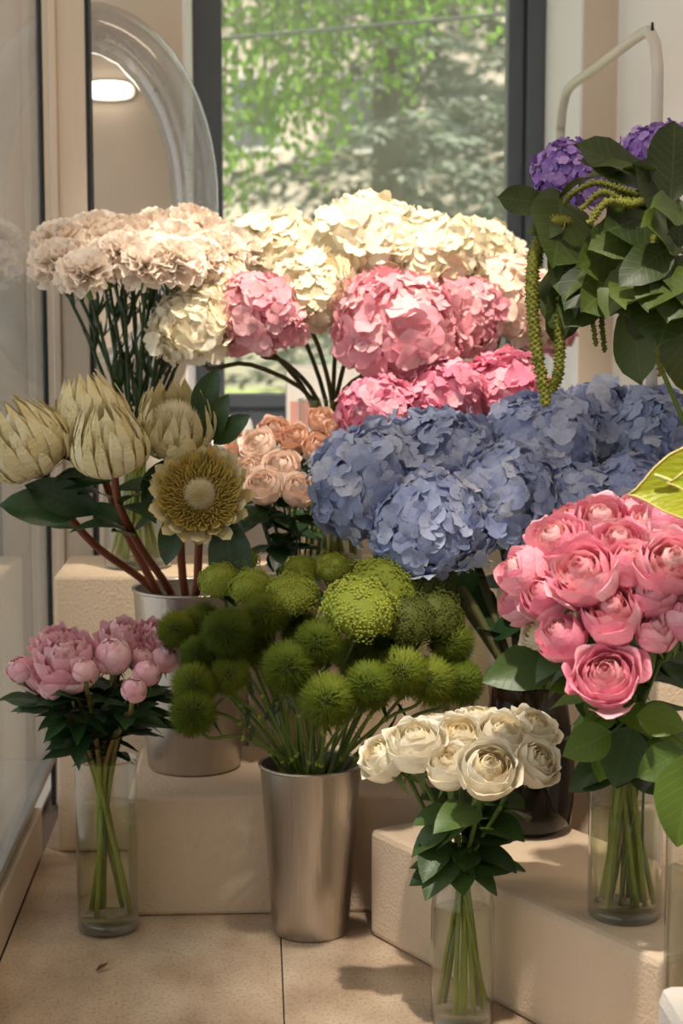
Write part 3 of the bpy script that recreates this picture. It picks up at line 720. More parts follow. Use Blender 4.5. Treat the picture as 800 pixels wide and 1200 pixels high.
# ------------------------------------------------------------------ carnations
def carn_petal(seed):
    q = random.Random(seed); vs = []; fs = []; nu, nv = 12, 4; ph = q.uniform(0, 6)
    for j in range(nv + 1):
        for i in range(nu + 1):
            u = -1 + 2 * i / nu; v = j / nv
            L = v * (1 - 0.15 * u * u * v) + (0.025 * (1 if i % 2 else -1) if j == nv else 0)
            vs.append((u * (0.08 + 0.50 * v ** 1.3), 0.11 * v * v * math.sin(u * 6 + ph) + 0.05 * v * v * math.sin(u * 13 + ph * 2) + 0.16 * v * v, L))
    for j in range(nv):
        for i in range(nu): k = j * (nu + 1) + i; fs.append((k, k + 1, k + nu + 2, k + nu + 1))
    return mesh('petal', vs, fs, 'carn')
CP = [carn_petal(s) for s in range(5)]
v, f = lathe_vf([(0.0, -0.75), (0.13, -0.72), (0.17, -0.45), (0.22, -0.1), (0.24, 0.08), (0.15, 0.05), (0.0, 0.0)], 12); CAL = mesh('calyx', v, f, 'sepal')
CLF = [leaf_mesh('leaf', 'leafca', w=0.10, peak=0.3, bend=b, nv=6, seed=3) for b in (-0.15, 0.2, 0.5)]
R = random.Random(8)
cn = [(66, 276, 3.62), (108, 264, 3.74), (150, 268, 3.78), (190, 262, 3.80), (228, 258, 3.78), (262, 288, 3.66), (98, 312, 3.46), (142, 290, 3.50), (178, 292, 3.60), (206, 298, 3.48), (236, 296, 3.55),
      (64, 300, 3.56), (122, 296, 3.55), (246, 272, 3.74), (170, 304, 3.46), (208, 276, 3.70), (128, 278, 3.70), (276, 284, 3.72)]
CL = {0: 'cream peach carnation reflected closest in the glass partition', 6: 'cream peach carnation tilting forward and lowest of the bunch', 5: 'cream peach carnation touching the white hydrangeas',
      17: 'cream peach carnation behind the one touching the white hydrangeas', 4: 'cream peach carnation highest in front of the clear balloon', 11: 'cream peach carnation drooping towards the glass partition'}
for i, (px, py, Y) in enumerate(cn):
    p = at(px, py, Y); r = 36 / FPX * Y * R.uniform(0.92, 1.08)
    axis = Vector(((p.x - VC.x) * 1.6, (p.y - VC.y) * 1.2 - 0.22, 0.8)).normalized()
    hb = p - axis * r * 0.45
    path = vase_path(VC, 0.02, 0.31, 0.072, hb - axis * r * 0.4, axis, R, lift=0.3)
    t = start('carnation', CL.get(i, 'cream peach carnation in the back row of the bunch' if Y > 3.59 else 'cream peach carnation in the front row of the bunch'), 'carnation', 'carnations on the tall block', path, 0.0044, 'stemd', 6)
    q = qdir(axis, R.uniform(0, 6)); hd = link('calyx', CAL, t, hb - path[0], q, r)
    for tilt, cnt, sc in ((0.15, 5, 0.92), (0.42, 8, 0.98), (0.75, 10, 1.02), (1.08, 11, 1.0), (1.42, 11, 0.92)):
        off = R.uniform(0, 6)
        for k in range(cnt):
            a = off + 2 * PI * k / cnt + R.uniform(-0.15, 0.15)
            qq = Quaternion((0, 0, 1), a) @ Quaternion((1, 0, 0), -tilt + R.uniform(-0.14, 0.14)) @ Quaternion((0, 0, 1), R.uniform(-0.5, 0.5))
            link('petal', R.choice(CP), hd, (0, 0, 0), qq, sc * R.uniform(0.92, 1.06))
    pts = crom(path, 6)
    for k in range(9):
        b = pts[int(R.uniform(0.42, 0.9) * (len(pts) - 1))]; a = R.uniform(0, 6)
        add_leaf(t, R.choice(CLF), b - path[0], Vector((math.cos(a), math.sin(a), R.uniform(0.9, 2.2))), R.uniform(0.06, 0.11), up=(math.cos(a), math.sin(a), -0.2))

# ------------------------------------------------------------------ proteas
BR = [cup_petal('bract', p_, h_, 'protea', 4, 7, 0, 0.012, 0.45, 1, 3 + i_) for i_, (p_, h_) in enumerate([
      ([(0.25, -0.1), (0.56, 0.3), (0.62, 0.9), (0.30, 1.50)], 0.27), ([(0.25, -0.15), (0.66, 0.2), (0.74, 0.75), (0.46, 1.36)], 0.23), ([(0.25, -0.18), (0.74, 0.1), (0.84, 0.6), (0.64, 1.12)], 0.20),
      ([(0.25, -0.2), (0.78, 0.02), (0.92, 0.42), (0.82, 0.85)], 0.18), ([(0.22, -0.25), (0.70, -0.10), (0.90, 0.14), (0.92, 0.48)], 0.17)])]
BRO = [cup_petal('bract', p_, h_, m_, 4, 7, 0, 0.012, 0.5, 1, 13 + i_) for i_, (p_, h_, m_) in enumerate([
      ([(0.25, -0.1), (0.70, 0.10), (0.88, 0.40), (0.96, 0.72)], 0.13, 'proteain'), ([(0.25, -0.15), (0.78, 0.02), (1.0, 0.34), (1.14, 0.74)], 0.18, 'protea'),
      ([(0.25, -0.2), (0.80, -0.05), (1.06, 0.22), (1.28, 0.52)], 0.18, 'protea'), ([(0.22, -0.25), (0.76, -0.12), (1.02, 0.10), (1.16, 0.34)], 0.19, 'protea')])]
def spikes(name, mat, fn, n, seed):
    q = random.Random(seed); vs = []; fs = []
    for k in range(n):
        b, d, L, w = fn(q, k, n); d = Vector(d).normalized(); s = d.orthogonal().normalized(); s2 = d.cross(s)
        i = len(vs); vs += [b + s * w, b - s * 0.5 * w + s2 * 0.87 * w, b - s * 0.5 * w - s2 * 0.87 * w, b + d * L]; fs += [(i, i + 1, i + 3), (i + 1, i + 2, i + 3), (i + 2, i, i + 3)]
    return mesh(name, vs, fs, mat)
def dome_fn(rad, hgt, z0, L):
    def fn(q, k, n):
        z = 1 - (k + 0.5) / n; rr = math.sqrt(1 - z * z); a = k * 2.39996
        b = Vector((rr * math.cos(a) * rad, rr * math.sin(a) * rad, z0 + z * hgt)); return b, Vector((rr * math.cos(a) * 0.9, rr * math.sin(a) * 0.9, 0.8 + z)) + rv(q, 0.12), L * q.uniform(0.8, 1.2), 0.022
    return fn
def ring_fn(q, k, n):
    a = k * 2.39996; t = k / n; r = 0.34 + 0.54 * t
    return Vector((r * math.cos(a), r * math.sin(a), 0.12 + 0.12 * t)), Vector((math.cos(a) * (0.15 + 0.45 * t), math.sin(a) * (0.15 + 0.45 * t), 1)) + rv(q, 0.25), q.uniform(0.28, 0.42), 0.038
DOMEA = spikes('filaments', 'proteac', dome_fn(0.40, 0.26, 0.22, 0.26), 420, 1)
RINGA = spikes('filament_ring', 'proteain', ring_fn, 330, 2)
v, f = lathe_vf([(0.0, 0.36), (0.2, 0.33), (0.3, 0.26), (0.40, 0.14), (0.9, 0.10), (0.6, -0.1), (0.2, -0.3), (0, -0.3)], 20); PCOREO = mesh('receptacle', v, f, 'proteain')
v, f = lathe_vf([(0.0, 1.2), (0.22, 1.0), (0.34, 0.8), (0.42, 0.4), (0.4, 0.0), (0.2, -0.3), (0, -0.3)], 20); PCOREC = mesh('receptacle', v, f, 'proteac')
PLF = leafm('protea', 'leafpr', w=0.46, peak=0.5, fold=0.16, tip=0.7)
R = random.Random(21)
prs = [(30, 520, 3.14, 56, (-0.42, -0.25, 0.85), 'c', 'closed cream protea leaning furthest towards the glass partition', 5),
       (128, 522, 3.04, 50, (-0.12, -0.35, 1.0), 'c', 'closed cream protea cup standing upright above the leaves', 6),
       (106, 490, 3.20, 50, (-0.22, 0.05, 1.0), 'c', 'cream protea half hidden behind the upright closed one', 2),
       (206, 494, 3.10, 46, (0.08, -0.75, 0.95), 'h', 'half open cream protea showing its pale dome', 5),
       (234, 580, 3.02, 50, (0.02, -0.96, 0.28), 'o', 'fully open cream protea facing outward with fuzzy white centre', 3)]
for px, py, Y, rp, axis, st, lab, nl in prs:
    p = at(px, py, Y); r = rp / FPX * Y; axis = Vector(axis).normalized()
    hb = p - axis * r * (0.45 if st != 'o' else 0.1)
    path = vase_path(BP, 0.115, 0.36, 0.118, hb - axis * r * 0.25, axis, R, lift=-0.6, spread=0.2)
    t = start('protea', lab, 'protea', 'proteas in the larger zinc bucket', path, 0.0085, 'stemr', 8)
    hd = link('receptacle', PCOREO if st == 'o' else PCOREC if st == 'c' else PCOREO, t, hb - path[0], qdir(axis, R.uniform(0, 6)), r * (1.05 if st == 'h' else 1))
    ms = BRO if st == 'o' else BR
    cnts = (18, 14, 14, 13) if st == 'o' else (11, 15, 17, 18, 16)
    for li, (me, cnt) in enumerate(zip(ms, cnts)):
        off = R.uniform(0, 6)
        if st == 'h' and li < 1: continue
        for k in range(cnt):
            a = off + 2 * PI * k / cnt + R.uniform(-0.06, 0.06)
            q = Quaternion((0, 0, 1), a) @ Quaternion((0, 1, 0), R.uniform(-0.04, 0.08) + (0.16 if st == 'h' else 0))
            link('bract', me, hd, (0, 0, 0), q, R.uniform(0.93, 1.06))
    if st != 'c': link('filaments', DOMEA, hd, (0, 0, 0.08 if st == 'h' else 0), None, 0.70 if st == 'o' else 1.1, 'stuff')
    if st == 'o': link('filament_ring', RINGA, hd, kind='stuff')
    pts = crom(path, 6)
    for k in range(nl):
        b = pts[int(R.uniform(0.62, 0.93) * (len(pts) - 1))]; a = R.uniform(0, 2 * PI)
        add_leaf(t, R.choice(PLF), b - path[0], Vector((math.cos(a) * 0.9 + axis.x, math.sin(a) * 0.6 - 0.2, R.uniform(0.0, 0.7))), R.uniform(0.08, 0.12), up=Vector((0, -0.5, 1)) + rv(R, 0.3))
    for (bx, by, tx, ty, L) in {30: [(118, 600, 40, 570, 0.14), (100, 600, 10, 590, 0.15)], 126: [(128, 600, 180, 640, 0.12), (165, 600, 150, 560, 0.10)], 234: [(262, 600, 276, 700, 0.1), (205, 600, 196, 655, 0.1)], 112: [(90, 570, 70, 640, 0.1), (150, 560, 175, 600, 0.1), (135, 575, 150, 640, 0.1), (95, 555, 75, 520, 0.1), (120, 580, 60, 610, 0.1)], 206: [(190, 540, 172, 590, 0.1), (230, 490, 250, 440, 0.10), (250, 520, 285, 490, 0.10), (235, 520, 262, 470, 0.11)]}.get(px, []):
        b0 = at(bx, by, Y + 0.01); e0 = at(tx, ty, Y - 0.03)
        add_leaf(t, PLF[0], b0 - path[0], e0 - b0, (e0 - b0).length * 1.1, 1.0, up=Vector((0.1, -1, 0.4)))

# ------------------------------------------------------------------ peach roses
R = random.Random(31)
LR = leafm('rose', 'leaf', w=0.62, peak=0.45, fold=0.10, tip=0.8)
LRL = leafm('roselight', 'leafl', w=0.62, peak=0.45, fold=0.10, tip=0.8)
LP_ = leafm('peachleaf', 'leafpe', w=0.6, peak=0.45, fold=0.10, tip=0.8)
for px, py, Y, rp, dk in [(304, 526, 3.40, 24, 0), (330, 553, 3.34, 25, 0), (310, 574, 3.28, 24, 0), (350, 578, 3.28, 23, 0), (292, 556, 3.36, 22, 0), (322, 508, 3.50, 20, 1), (346, 518, 3.48, 21, 1), (376, 496, 3.50, 19, 1), (398, 508, 3.46, 19, 1), (372, 528, 3.42, 20, 1), (280, 524, 3.46, 18, 1)]:
    p = at(px, py, Y); r = rp / FPX * Y * 0.88; axis = Vector(((p.x - VE.x) * 2.4 + R.uniform(-0.2, 0.2), -0.6, 0.75)).normalized()
    path = vase_path(VE, 0.02, 0.30, 0.06, p - axis * r * 0.3, axis, R)
    lab = {310: 'lowest pale peach rose of its bunch', 350: 'pale peach rose touching the blue hydrangeas', 292: 'pale peach rose beside the fully open protea', 330: 'pale peach rose surrounded by four others', 304: 'pale peach rose next to the deep peach ones',
           398: 'deep peach rose beside the rose-pink hydrangeas', 280: 'deep peach rose behind the protea leaves', 376: 'deep peach rose at the rim of the window vase'}.get(px, 'deep peach rose at the back of its bunch')
    rose('peach_rose', lab, 'deep peach roses' if dk else 'pale peach roses', p - axis * r * 0.3, axis, r, path,
         'peachd' if dk else 'peach', ROSE, 'peachd' if dk else 'peach', 'peachd' if dk else 'peach', R, 'stemd', 0.0026, LP_, 9, 0.06, lrange=(0.45, 0.92))

# ------------------------------------------------------------------ green dianthus balls and trachelium
def fuzz_fn(q, k, n):
    z = 1 - 1.8 * (k + 0.5) / n; rr = math.sqrt(max(0, 1 - z * z)); a = k * 2.39996
    d = Vector((rr * math.cos(a), rr * math.sin(a), z)); return d * 0.42, d + rv(q, 0.42), q.uniform(0.46, 0.66), 0.026
FZ = [spikes('fuzzy_head', 'fuzz', fuzz_fn, 2000, s) for s in (1, 2, 3)]
v, f = lathe_vf([(0.02, 0.55), (0.28, 0.48), (0.46, 0.3), (0.55, 0.0), (0.42, -0.32), (0.2, -0.5), (0.02, -0.55)], 14); FZC = mesh('head_core', v, f, 'stemd')  # dark core colour stands in for the shade inside the head
GLF = [leaf_mesh('leaf', 'leafca', w=0.12, peak=0.3, bend=b, nv=5, seed=3) for b in (-0.1, 0.3)]
R = random.Random(41)
axis_g = lambda p: Vector(((p.x - BF.x) * 1.8, (p.y - BF.y) * 1.2 - 0.35, 0.8)).normalized()
balls = [(206, 738, 2.98, 22), (236, 733, 3.02, 26), (267, 742, 2.86, 31), (312, 718, 2.92, 28), (373, 755, 2.80, 29), (338, 783, 2.78, 32), (384, 821, 2.74, 33), (432, 804, 2.76, 30), (234, 768, 2.88, 24), (228, 803, 2.84, 27), (268, 790, 2.86, 25), (226, 836, 2.80, 28),
         (470, 788, 2.86, 32), (505, 798, 2.90, 30), (540, 800, 2.92, 27), (528, 752, 2.94, 27), (462, 758, 2.94, 28), (300, 760, 2.96, 24), (420, 770, 2.92, 28), (352, 740, 2.98, 24)]
for px, py, Y, rp in balls:
    p = at(px, py, Y); r = rp / FPX * Y * 1.16; axis = axis_g(p)
    path = vase_path(BF, 0.10, 0.315, 0.092, p - axis * r * 0.4, axis, R, lift=0.2, spread=0.3)
    lab = {206: 'fluffy green ball dianthus touching the larger zinc bucket', 267: 'big fluffy green ball dianthus in front of the larger zinc bucket rim', 312: 'fluffy green ball dianthus right under the wide flat trachelium dome', 373: 'fluffy green ball dianthus under the largest trachelium dome',
           338: 'fluffy green ball dianthus between the bucket stems and the flat trachelium dome', 384: 'lowest fluffy green ball dianthus above the small bucket rim', 432: 'fluffy yellowish green ball dianthus beside the lowest one', 226: 'lowest drooping green ball dianthus beside the pink peonies', 228: 'green ball dianthus just above the drooping one by the peonies',
           540: 'dark green ball dianthus closest to the brown vase', 528: 'dark green ball dianthus under the blue hydrangeas'}.get(px, 'shaded green ball dianthus above the white roses' if px > 455 else 'fluffy bright green ball dianthus on the peony side' if px < 290 else 'green ball dianthus half hidden behind other green heads')
    t = start('green_dianthus', lab, 'dianthus', 'green ball dianthus', path, 0.0036, 'stem', 7)
    hd = link('head_core', FZC, t, p - path[0], qdir(axis, R.uniform(0, 6)), r); link('fuzzy_head', R.choice(FZ), hd, kind='stuff')
    pts = crom(path, 6)
    for k in range(2):
        b = pts[int(R.uniform(0.5, 0.85) * (len(pts) - 1))]; a = R.uniform(0, 6)
        add_leaf(t, R.choice(GLF), b - path[0], Vector((math.cos(a), math.sin(a), 1.2)), R.uniform(0.05, 0.08))
    for k in (0.45, 0.62): # joints on the stem
        b = pts[int(k * (len(pts) - 1))]; lathe('node', [(0.0, -0.006), (0.0048, -0.003), (0.0052, 0), (0.0046, 0.003), (0, 0.006)], 'stemw', t, b - path[0], 8)
def moss_mesh(mat, seed):
    q = random.Random(seed); vs = []; fs = []; n = 950
    for k in range(n):
        z = 1 - 1.25 * (k + 0.5) / n; rr = math.sqrt(max(0, 1 - z * z)); a = k * 2.39996
        a += q.uniform(-0.1, 0.1); lump = 1 + 0.13 * math.sin(rr * 7 * math.cos(a) + seed) * math.sin(rr * 7 * math.sin(a) + seed * 2)
        d = Vector((rr * math.cos(a), rr * math.sin(a), z)); c = d * lump * q.uniform(0.92, 1.03); s = 0.045 * q.uniform(0.8, 1.2); u = d.orthogonal().normalized(); w = d.cross(u); i = len(vs)
        vs += [c + u * s, c + w * s, c - u * s, c - w * s, c + d * s * 0.9]; fs += [(i, i + 1, i + 4), (i + 1, i + 2, i + 4), (i + 2, i + 3, i + 4), (i + 3, i, i + 4)]
    return mesh('flower_crust', vs, fs, mat)
MS = {m: [moss_mesh(m, s) for s in (1, 2)] for m in ('moss', 'moss_shaded')}
v, f = lathe_vf([(0.02, 0.96), (0.45, 0.85), (0.8, 0.5), (0.94, 0.0), (0.75, -0.3), (0.2, -0.45), (0.02, -0.45)], 18)
MC = {m: mesh('head_dome', v, f, m) for m in ('moss', 'moss_shaded')}
for px, py, Y, rp, sq, m, lab in [(258, 683, 3.00, 24, 1.0, 'moss', 'small olive green trachelium dome beside the open protea'), (284, 660, 3.04, 19, 1.0, 'moss', 'small olive green trachelium dome beside the open protea'), (295, 690, 2.96, 25, 0.9, 'moss', 'light green trachelium dome among the green balls'),
        (340, 698, 2.94, 34, 0.6, 'moss', 'wide flat light green trachelium dome'), (352, 670, 3.02, 22, 0.8, 'moss', 'light green trachelium dome among the green balls'), (390, 668, 3.02, 24, 0.8, 'moss', 'light green trachelium dome under the blue hydrangeas'), (420, 716, 2.84, 44, 0.75, 'moss', 'largest olive green trachelium dome, lit on its front'),
        (448, 692, 2.94, 44, 0.8, 'moss', 'olive green trachelium dome right behind the largest one'), (488, 690, 2.98, 40, 0.9, 'moss_shaded', 'green trachelium dome with shade in its colour, tucked furthest under the blue hydrangeas'), (505, 722, 2.94, 36, 0.9, 'moss_shaded', 'green trachelium dome with shade in its colour beside the brown vase stems'), (474, 728, 2.90, 36, 0.9, 'moss_shaded', 'green trachelium dome with shade in its colour right beside the largest olive one')]:
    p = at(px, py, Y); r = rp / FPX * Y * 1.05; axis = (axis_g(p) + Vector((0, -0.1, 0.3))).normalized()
    path = vase_path(BF, 0.10, 0.315, 0.092, p - axis * r * 0.3, axis, R, lift=0.2, spread=0.3)
    t = start('green_trachelium', lab, 'trachelium', 'green trachelium domes', path, 0.0034, 'stem', 7)
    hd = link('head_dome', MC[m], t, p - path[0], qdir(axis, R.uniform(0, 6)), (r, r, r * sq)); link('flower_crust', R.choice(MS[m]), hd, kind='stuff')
    for k in range(5):
        a = k * 2.5; e = p - axis * r * sq * 0.2 + axis.orthogonal().normalized() * math.cos(a) * r * 0.6 + axis.cross(axis.orthogonal()).normalized() * math.sin(a) * r * 0.6
        tube('pedicel', [p - axis * r * 1.1, p - axis * r * 0.7 + (e - p) * 0.4, e], 0.0018, 0.0014, 'stem', t, 5, 3, org=path[0])

# ------------------------------------------------------------------ peonies
R = random.Random(51)
LP = leafm('peony', 'leafpe', w=0.42, peak=0.4, fold=0.12, tip=1.1)
for px, py, Y, rp, key, lab in [(78, 776, 2.94, 36, 'peonyo', 'large loose open pink peony, widest of the bunch'), (52, 788, 2.98, 24, 'peonyo', 'open pink peony tucked beside the widest one'), (24, 784, 2.97, 17, 'peonyb', 'pink peony bud nearest the glass partition'), (64, 756, 3.05, 24, 'peonyo', 'open pink peony rising behind the widest one'), (60, 806, 2.93, 15, 'peonyb', 'pink peony bud hanging below the widest open one'),
        (99, 785, 2.88, 15, 'peonyb', 'round pink peony bud between the two open groups'), (133, 768, 2.94, 24, 'peonyb', 'plump half closed pink peony'), (143, 748, 3.02, 26, 'peonyo', 'open darker pink peony behind the plump half closed one'), (180, 750, 3.04, 25, 'peonyo', 'open pink peony in front of the larger zinc bucket'), (166, 772, 2.98, 15, 'peonyb', 'pink peony bud in front of the larger zinc bucket'),
        (192, 772, 2.99, 18, 'peonyb', 'pink peony bud closest to the green balls'), (172, 788, 2.90, 17, 'peonyb', 'round pink peony bud just above the lowest bud'), (157, 808, 2.87, 16, 'peonyb', 'lowest round pink peony bud of the bunch')]:
    p = at(px, py, Y); r = rp / FPX * Y; axis = Vector(((p.x - VPE.x) * 2.2, -0.38, 0.8)).normalized()
    path = vase_path(VPE, 0.03, 0.32, 0.055, p - axis * r * 0.35, axis, R, spread=1.0)
    rose('peony', lab, 'pink peonies', p - axis * r * 0.35, axis, r, path, key, PEONYO if key == 'peonyo' else PEONYB, 'peony', 'peony', R, 'stempeony', 0.0048, LP, 8, 0.085, cat='peony', lrange=(0.44, 0.74))
    pts = crom(path, 6); pts = [q for q in pts if q.z < 0.33]
    if len(pts) > 3: pass

# ------------------------------------------------------------------ white roses
R = random.Random(61)
wr = [(452, 890, 2.60, 29, (-0.6, -0.25, 0.55), 'white rose leaning out furthest towards the small zinc bucket'), (487, 876, 2.58, 35, (-0.15, -0.35, 0.9), 'tall white rose next to the leaning one'), (538, 872, 2.62, 34, (0, -0.45, 0.85), 'white rose in the middle of its bunch'),
      (571, 905, 2.48, 36, (0.05, -0.72, 0.65), 'large white rose facing outward with yellow heart'), (626, 896, 2.52, 28, (0.45, -0.6, 0.6), 'white rose leaning towards the pink rose vase'), (588, 866, 2.60, 32, (0.1, -0.5, 0.85), 'white rose right above the outward facing one'), (622, 860, 2.62, 30, (0.3, -0.3, 0.8), 'white rose in front of the brown vase'),
      (558, 852, 2.72, 28, (0, 0, 1), 'white rose at the back of its bunch'), (516, 860, 2.70, 28, (-0.1, 0, 1), 'white rose at the back of its bunch'), (527, 900, 2.55, 28, (-0.1, -0.5, 0.8), 'white rose half hidden under the outward facing one')]
for px, py, Y, rp, ax, lab in wr:
    p = at(px, py, Y); r = rp / FPX * Y; axis = Vector(ax).normalized(); hb = p - axis * r * 0.4
    path = vase_path(VWR, 0.02, 0.25, 0.030, hb, axis, R, spread=1.1, base_r=0.048)
    rose('white_rose', lab, 'white roses', hb, axis, r, path, 'wrose', ROSE, 'wrose', 'wrosein', R, 'stem', 0.0042, LR, 4, 0.08, lrange=(0.42, 0.72))

# ------------------------------------------------------------------ pink roses
R = random.Random(71)
pk = [(711, 797, 2.27, 35, (-0.22, -0.75, 0.60), 'r', 'lowest pink rose, facing outward with pale outer petals'), (658, 748, 2.32, 28, (-0.5, -0.35, 0.7), 'b', 'cupped pink rose beside the small white rose'), (718, 722, 2.30, 34, (-0.3, -0.55, 0.75), 'g', 'cupped pink rose right above the lowest one'), (768, 744, 2.28, 23, (0.0, -0.4, 0.9), 'b', 'small pink rosebud above the leaves'),
      (686, 676, 2.32, 36, (-0.45, -0.6, 0.6), 'g', 'large many-petalled pink rose with a rosette face'), (614, 672, 2.42, 30, (-0.75, -0.2, 0.55), 'b', 'pink rose leaning out over the brown vase stems'), (612, 706, 2.44, 27, (-0.85, -0.15, 0.25), 'b', 'pink rose hanging lowest over the brown vase stems'), (652, 640, 2.44, 32, (-0.4, -0.4, 0.8), 'g', 'open pink rose between the leaning one and the highest one'),
      (704, 618, 2.46, 33, (-0.1, -0.45, 0.85), 'g', 'highest open pink rose below the blue hydrangeas'), (738, 664, 2.32, 28, (-0.05, -0.5, 0.8), 'b', 'pink rose cup beside the large rosette near the anthurium'), (784, 664, 2.30, 35, (0.0, -0.7, 0.6), 'g', 'large pink rosette rose near the anthurium'), (765, 698, 2.30, 27, (-0.1, -0.6, 0.7), 'b', 'pink rose cup just above the small rosebud'),
      (760, 626, 2.44, 31, (0.1, -0.3, 0.9), 'g', 'open pink rose just under the anthurium tip'), (786, 610, 2.36, 26, (0.15, -0.35, 0.9), 'b', 'pink rose partly under the anthurium spathe'), (800, 728, 2.28, 26, (0.2, -0.4, 0.8), 'b', 'pink rosebud over the broad bright green leaf'), (726, 640, 2.38, 26, (-0.1, -0.5, 0.8), 'g', 'small open pink rose below the highest one'),
      (640, 700, 2.38, 28, (-0.6, -0.4, 0.6), 'b', 'pink rose right above the small white rose'), (820, 690, 2.34, 30, (0.3, -0.4, 0.8), 'g', 'pink rose over the anthurium vase'),
      (672, 618, 2.52, 28, (-0.25, -0.3, 0.9), 'g', 'pink rose at the back touching the blue hydrangeas'), (736, 606, 2.52, 27, (0.0, -0.3, 0.95), 'b', 'pink rosebud at the back below the anthurium tip')]
for px, py, Y, rp, ax, st, lab in pk:
    p = at(px, py, Y); r = rp / FPX * Y * 1.08; axis = Vector(ax).normalized(); hb = p - axis * r * 0.35
    path = vase_path(VPR, 0.02, 0.30, 0.055, hb, axis, R, spread=1.0)
    key, spec = {'r': ('pr', PROSE), 'b': ('pb', BUDR), 'g': ('pg', GARDEN)}[st]
    rose('pink_rose', lab, 'pink roses', hb, axis, r, path, key, spec, 'prose', 'prosein', R, 'stem', 0.0042, LR if R.random() < 0.65 else LRL, 4, 0.085, lrange=(0.3, 0.72))
p = at(630, 742, 2.42); axis = Vector((-0.7, -0.4, 0.4)).normalized(); path = vase_path(VPR, 0.02, 0.30, 0.055, p - axis * 0.01, axis, R)
rose('white_rose', 'small white rose peeking out under the pink roses', None, p - axis * 0.01, axis, 0.024, path, 'wrose', ROSE, 'wrose', 'wrosein', R, 'stem', 0.0026, LR, 1, 0.05)
# the big single leaves around the pink roses
for bx, by, tx, ty, Y, w, me, lab in [(660, 768, 572, 795, 2.42, 0.9, LR[0], 'long leaf pointing away under the small white rose'), (740, 850, 722, 918, 2.40, 1.3, LR[0], 'broad dark rose leaf hanging into the pink rose vase'), (716, 858, 668, 880, 2.36, 1.2, LRL[1], 'light green rose leaf beside the lowest pink rose'),
        (808, 878, 798, 988, 2.24, 1.1, LRL[0], 'broad bright green leaf over the anthurium vase'), (745, 838, 800, 850, 2.30, 1.2, LRL[0], 'light green leaf under the pink rosebud'), (800, 880, 755, 905, 2.28, 1.2, LRL[1], 'pale olive leaf bending towards the pink rose vase')]:
    b0 = at(bx, by, Y + 0.03); e0 = at(tx, ty, Y)
    nk = Vector((VPR.x, VPR.y, VPR.z + 0.29)) + Vector((RND.uniform(-0.03, 0.03), RND.uniform(-0.03, 0.03), 0))
    ba = Vector((VPR.x, VPR.y, VPR.z + 0.02)) + Vector((RND.uniform(-0.03, 0.03), RND.uniform(-0.03, 0.03), 0))
    t = thing('leaf_sprig', lab, 'leaf', ba); tube('stem', [ba, nk, (nk + b0) / 2 + Vector((0, 0, 0.015)), b0], 0.0022, 0.0016, 'stem', t, 6, 4, org=ba)
    add_leaf(t, me, b0 - ba, e0 - b0, (e0 - b0).length * 1.05, w, up=Vector((0.1, -0.9, 0.5)))

# ------------------------------------------------------------------ anthuriums
def anthurium(label, base_px, Y, d, up, L, w=1.0):
    c = at(*base_px, Y); nk = Vector((VAN.x, VAN.y, 0.50)); ba = Vector((VAN.x + RND.uniform(-0.02, 0.02), VAN.y, 0.02))
    path = [ba, nk, (nk + c) / 2 + Vector((0.02, 0, 0)), c]
    t = start('anthurium', label, 'anthurium', None, path, 0.004, 'stem')
    vs = []; fs = []; n = 22; rim = []
    half = [(0.0, 1.0), (0.07, 0.86), (0.20, 0.70), (0.42, 0.46), (0.62, 0.15), (0.74, -0.20), (0.72, -0.50), (0.58, -0.70), (0.38, -0.74), (0.20, -0.62), (0.06, -0.36)]
    rim = half + [(-x, y) for x, y in reversed(half)][:-1]; n = len(rim)
    vs.append((0, 0.02, 0.0))
    for lv in (0.35, 0.7, 1.0):
        for x, y in rim: vs.append((x * lv, 0.02 + (y - 0.02) * lv, 0.12 * lv * abs(x) - 0.16 * (max(0, y) * lv) ** 2 + 0.06 * lv * lv))
    for k in range(n): fs.append((0, 1 + k, 1 + (k + 1) % n))
    for l in range(2):
        for k in range(n): a = 1 + l * n; fs.append((a + k, a + n + k, a + n + (k + 1) % n, a + (k + 1) % n))
    q = qleaf(d, up); sp = link('spathe', mesh('spathe', vs, fs, 'anth'), t, c - ba, q, (L * w, L, L))
    path2 = [Vector(vs[1 + 2 * n + k]) for k in range(n)]; path2.append(path2[0])
    v, f = tube_vf(path2, 0.02, n=5); link('spathe_rim', mesh('spathe_rim', v, f, 'anthrim'), sp)
    sx = link('spadix', None, None) if 0 else None
    v, f = tube_vf(crom([(0, 0.10, 0.03), (0.0, 0.32, 0.14), (0.0, 0.58, 0.20)], 4), 0.07, 0.03, 8); link('spadix', mesh('spadix', v, f, 'spadix'), t, c - ba, q @ Quaternion((0, 0, 1), -0.45), 0.07)
anthurium('green anthurium with cream edge in front of the blue hydrangeas', (798, 571), 2.20, (-1, -0.08, -0.10), (-0.08, -0.93, 0.34), 0.070, 1.0)
anthurium('second green anthurium overlapping the cream-edged one', (836, 566), 2.13, (-1, -0.1, 0.05), (0.0, -0.9, 0.45), 0.060, 0.9)

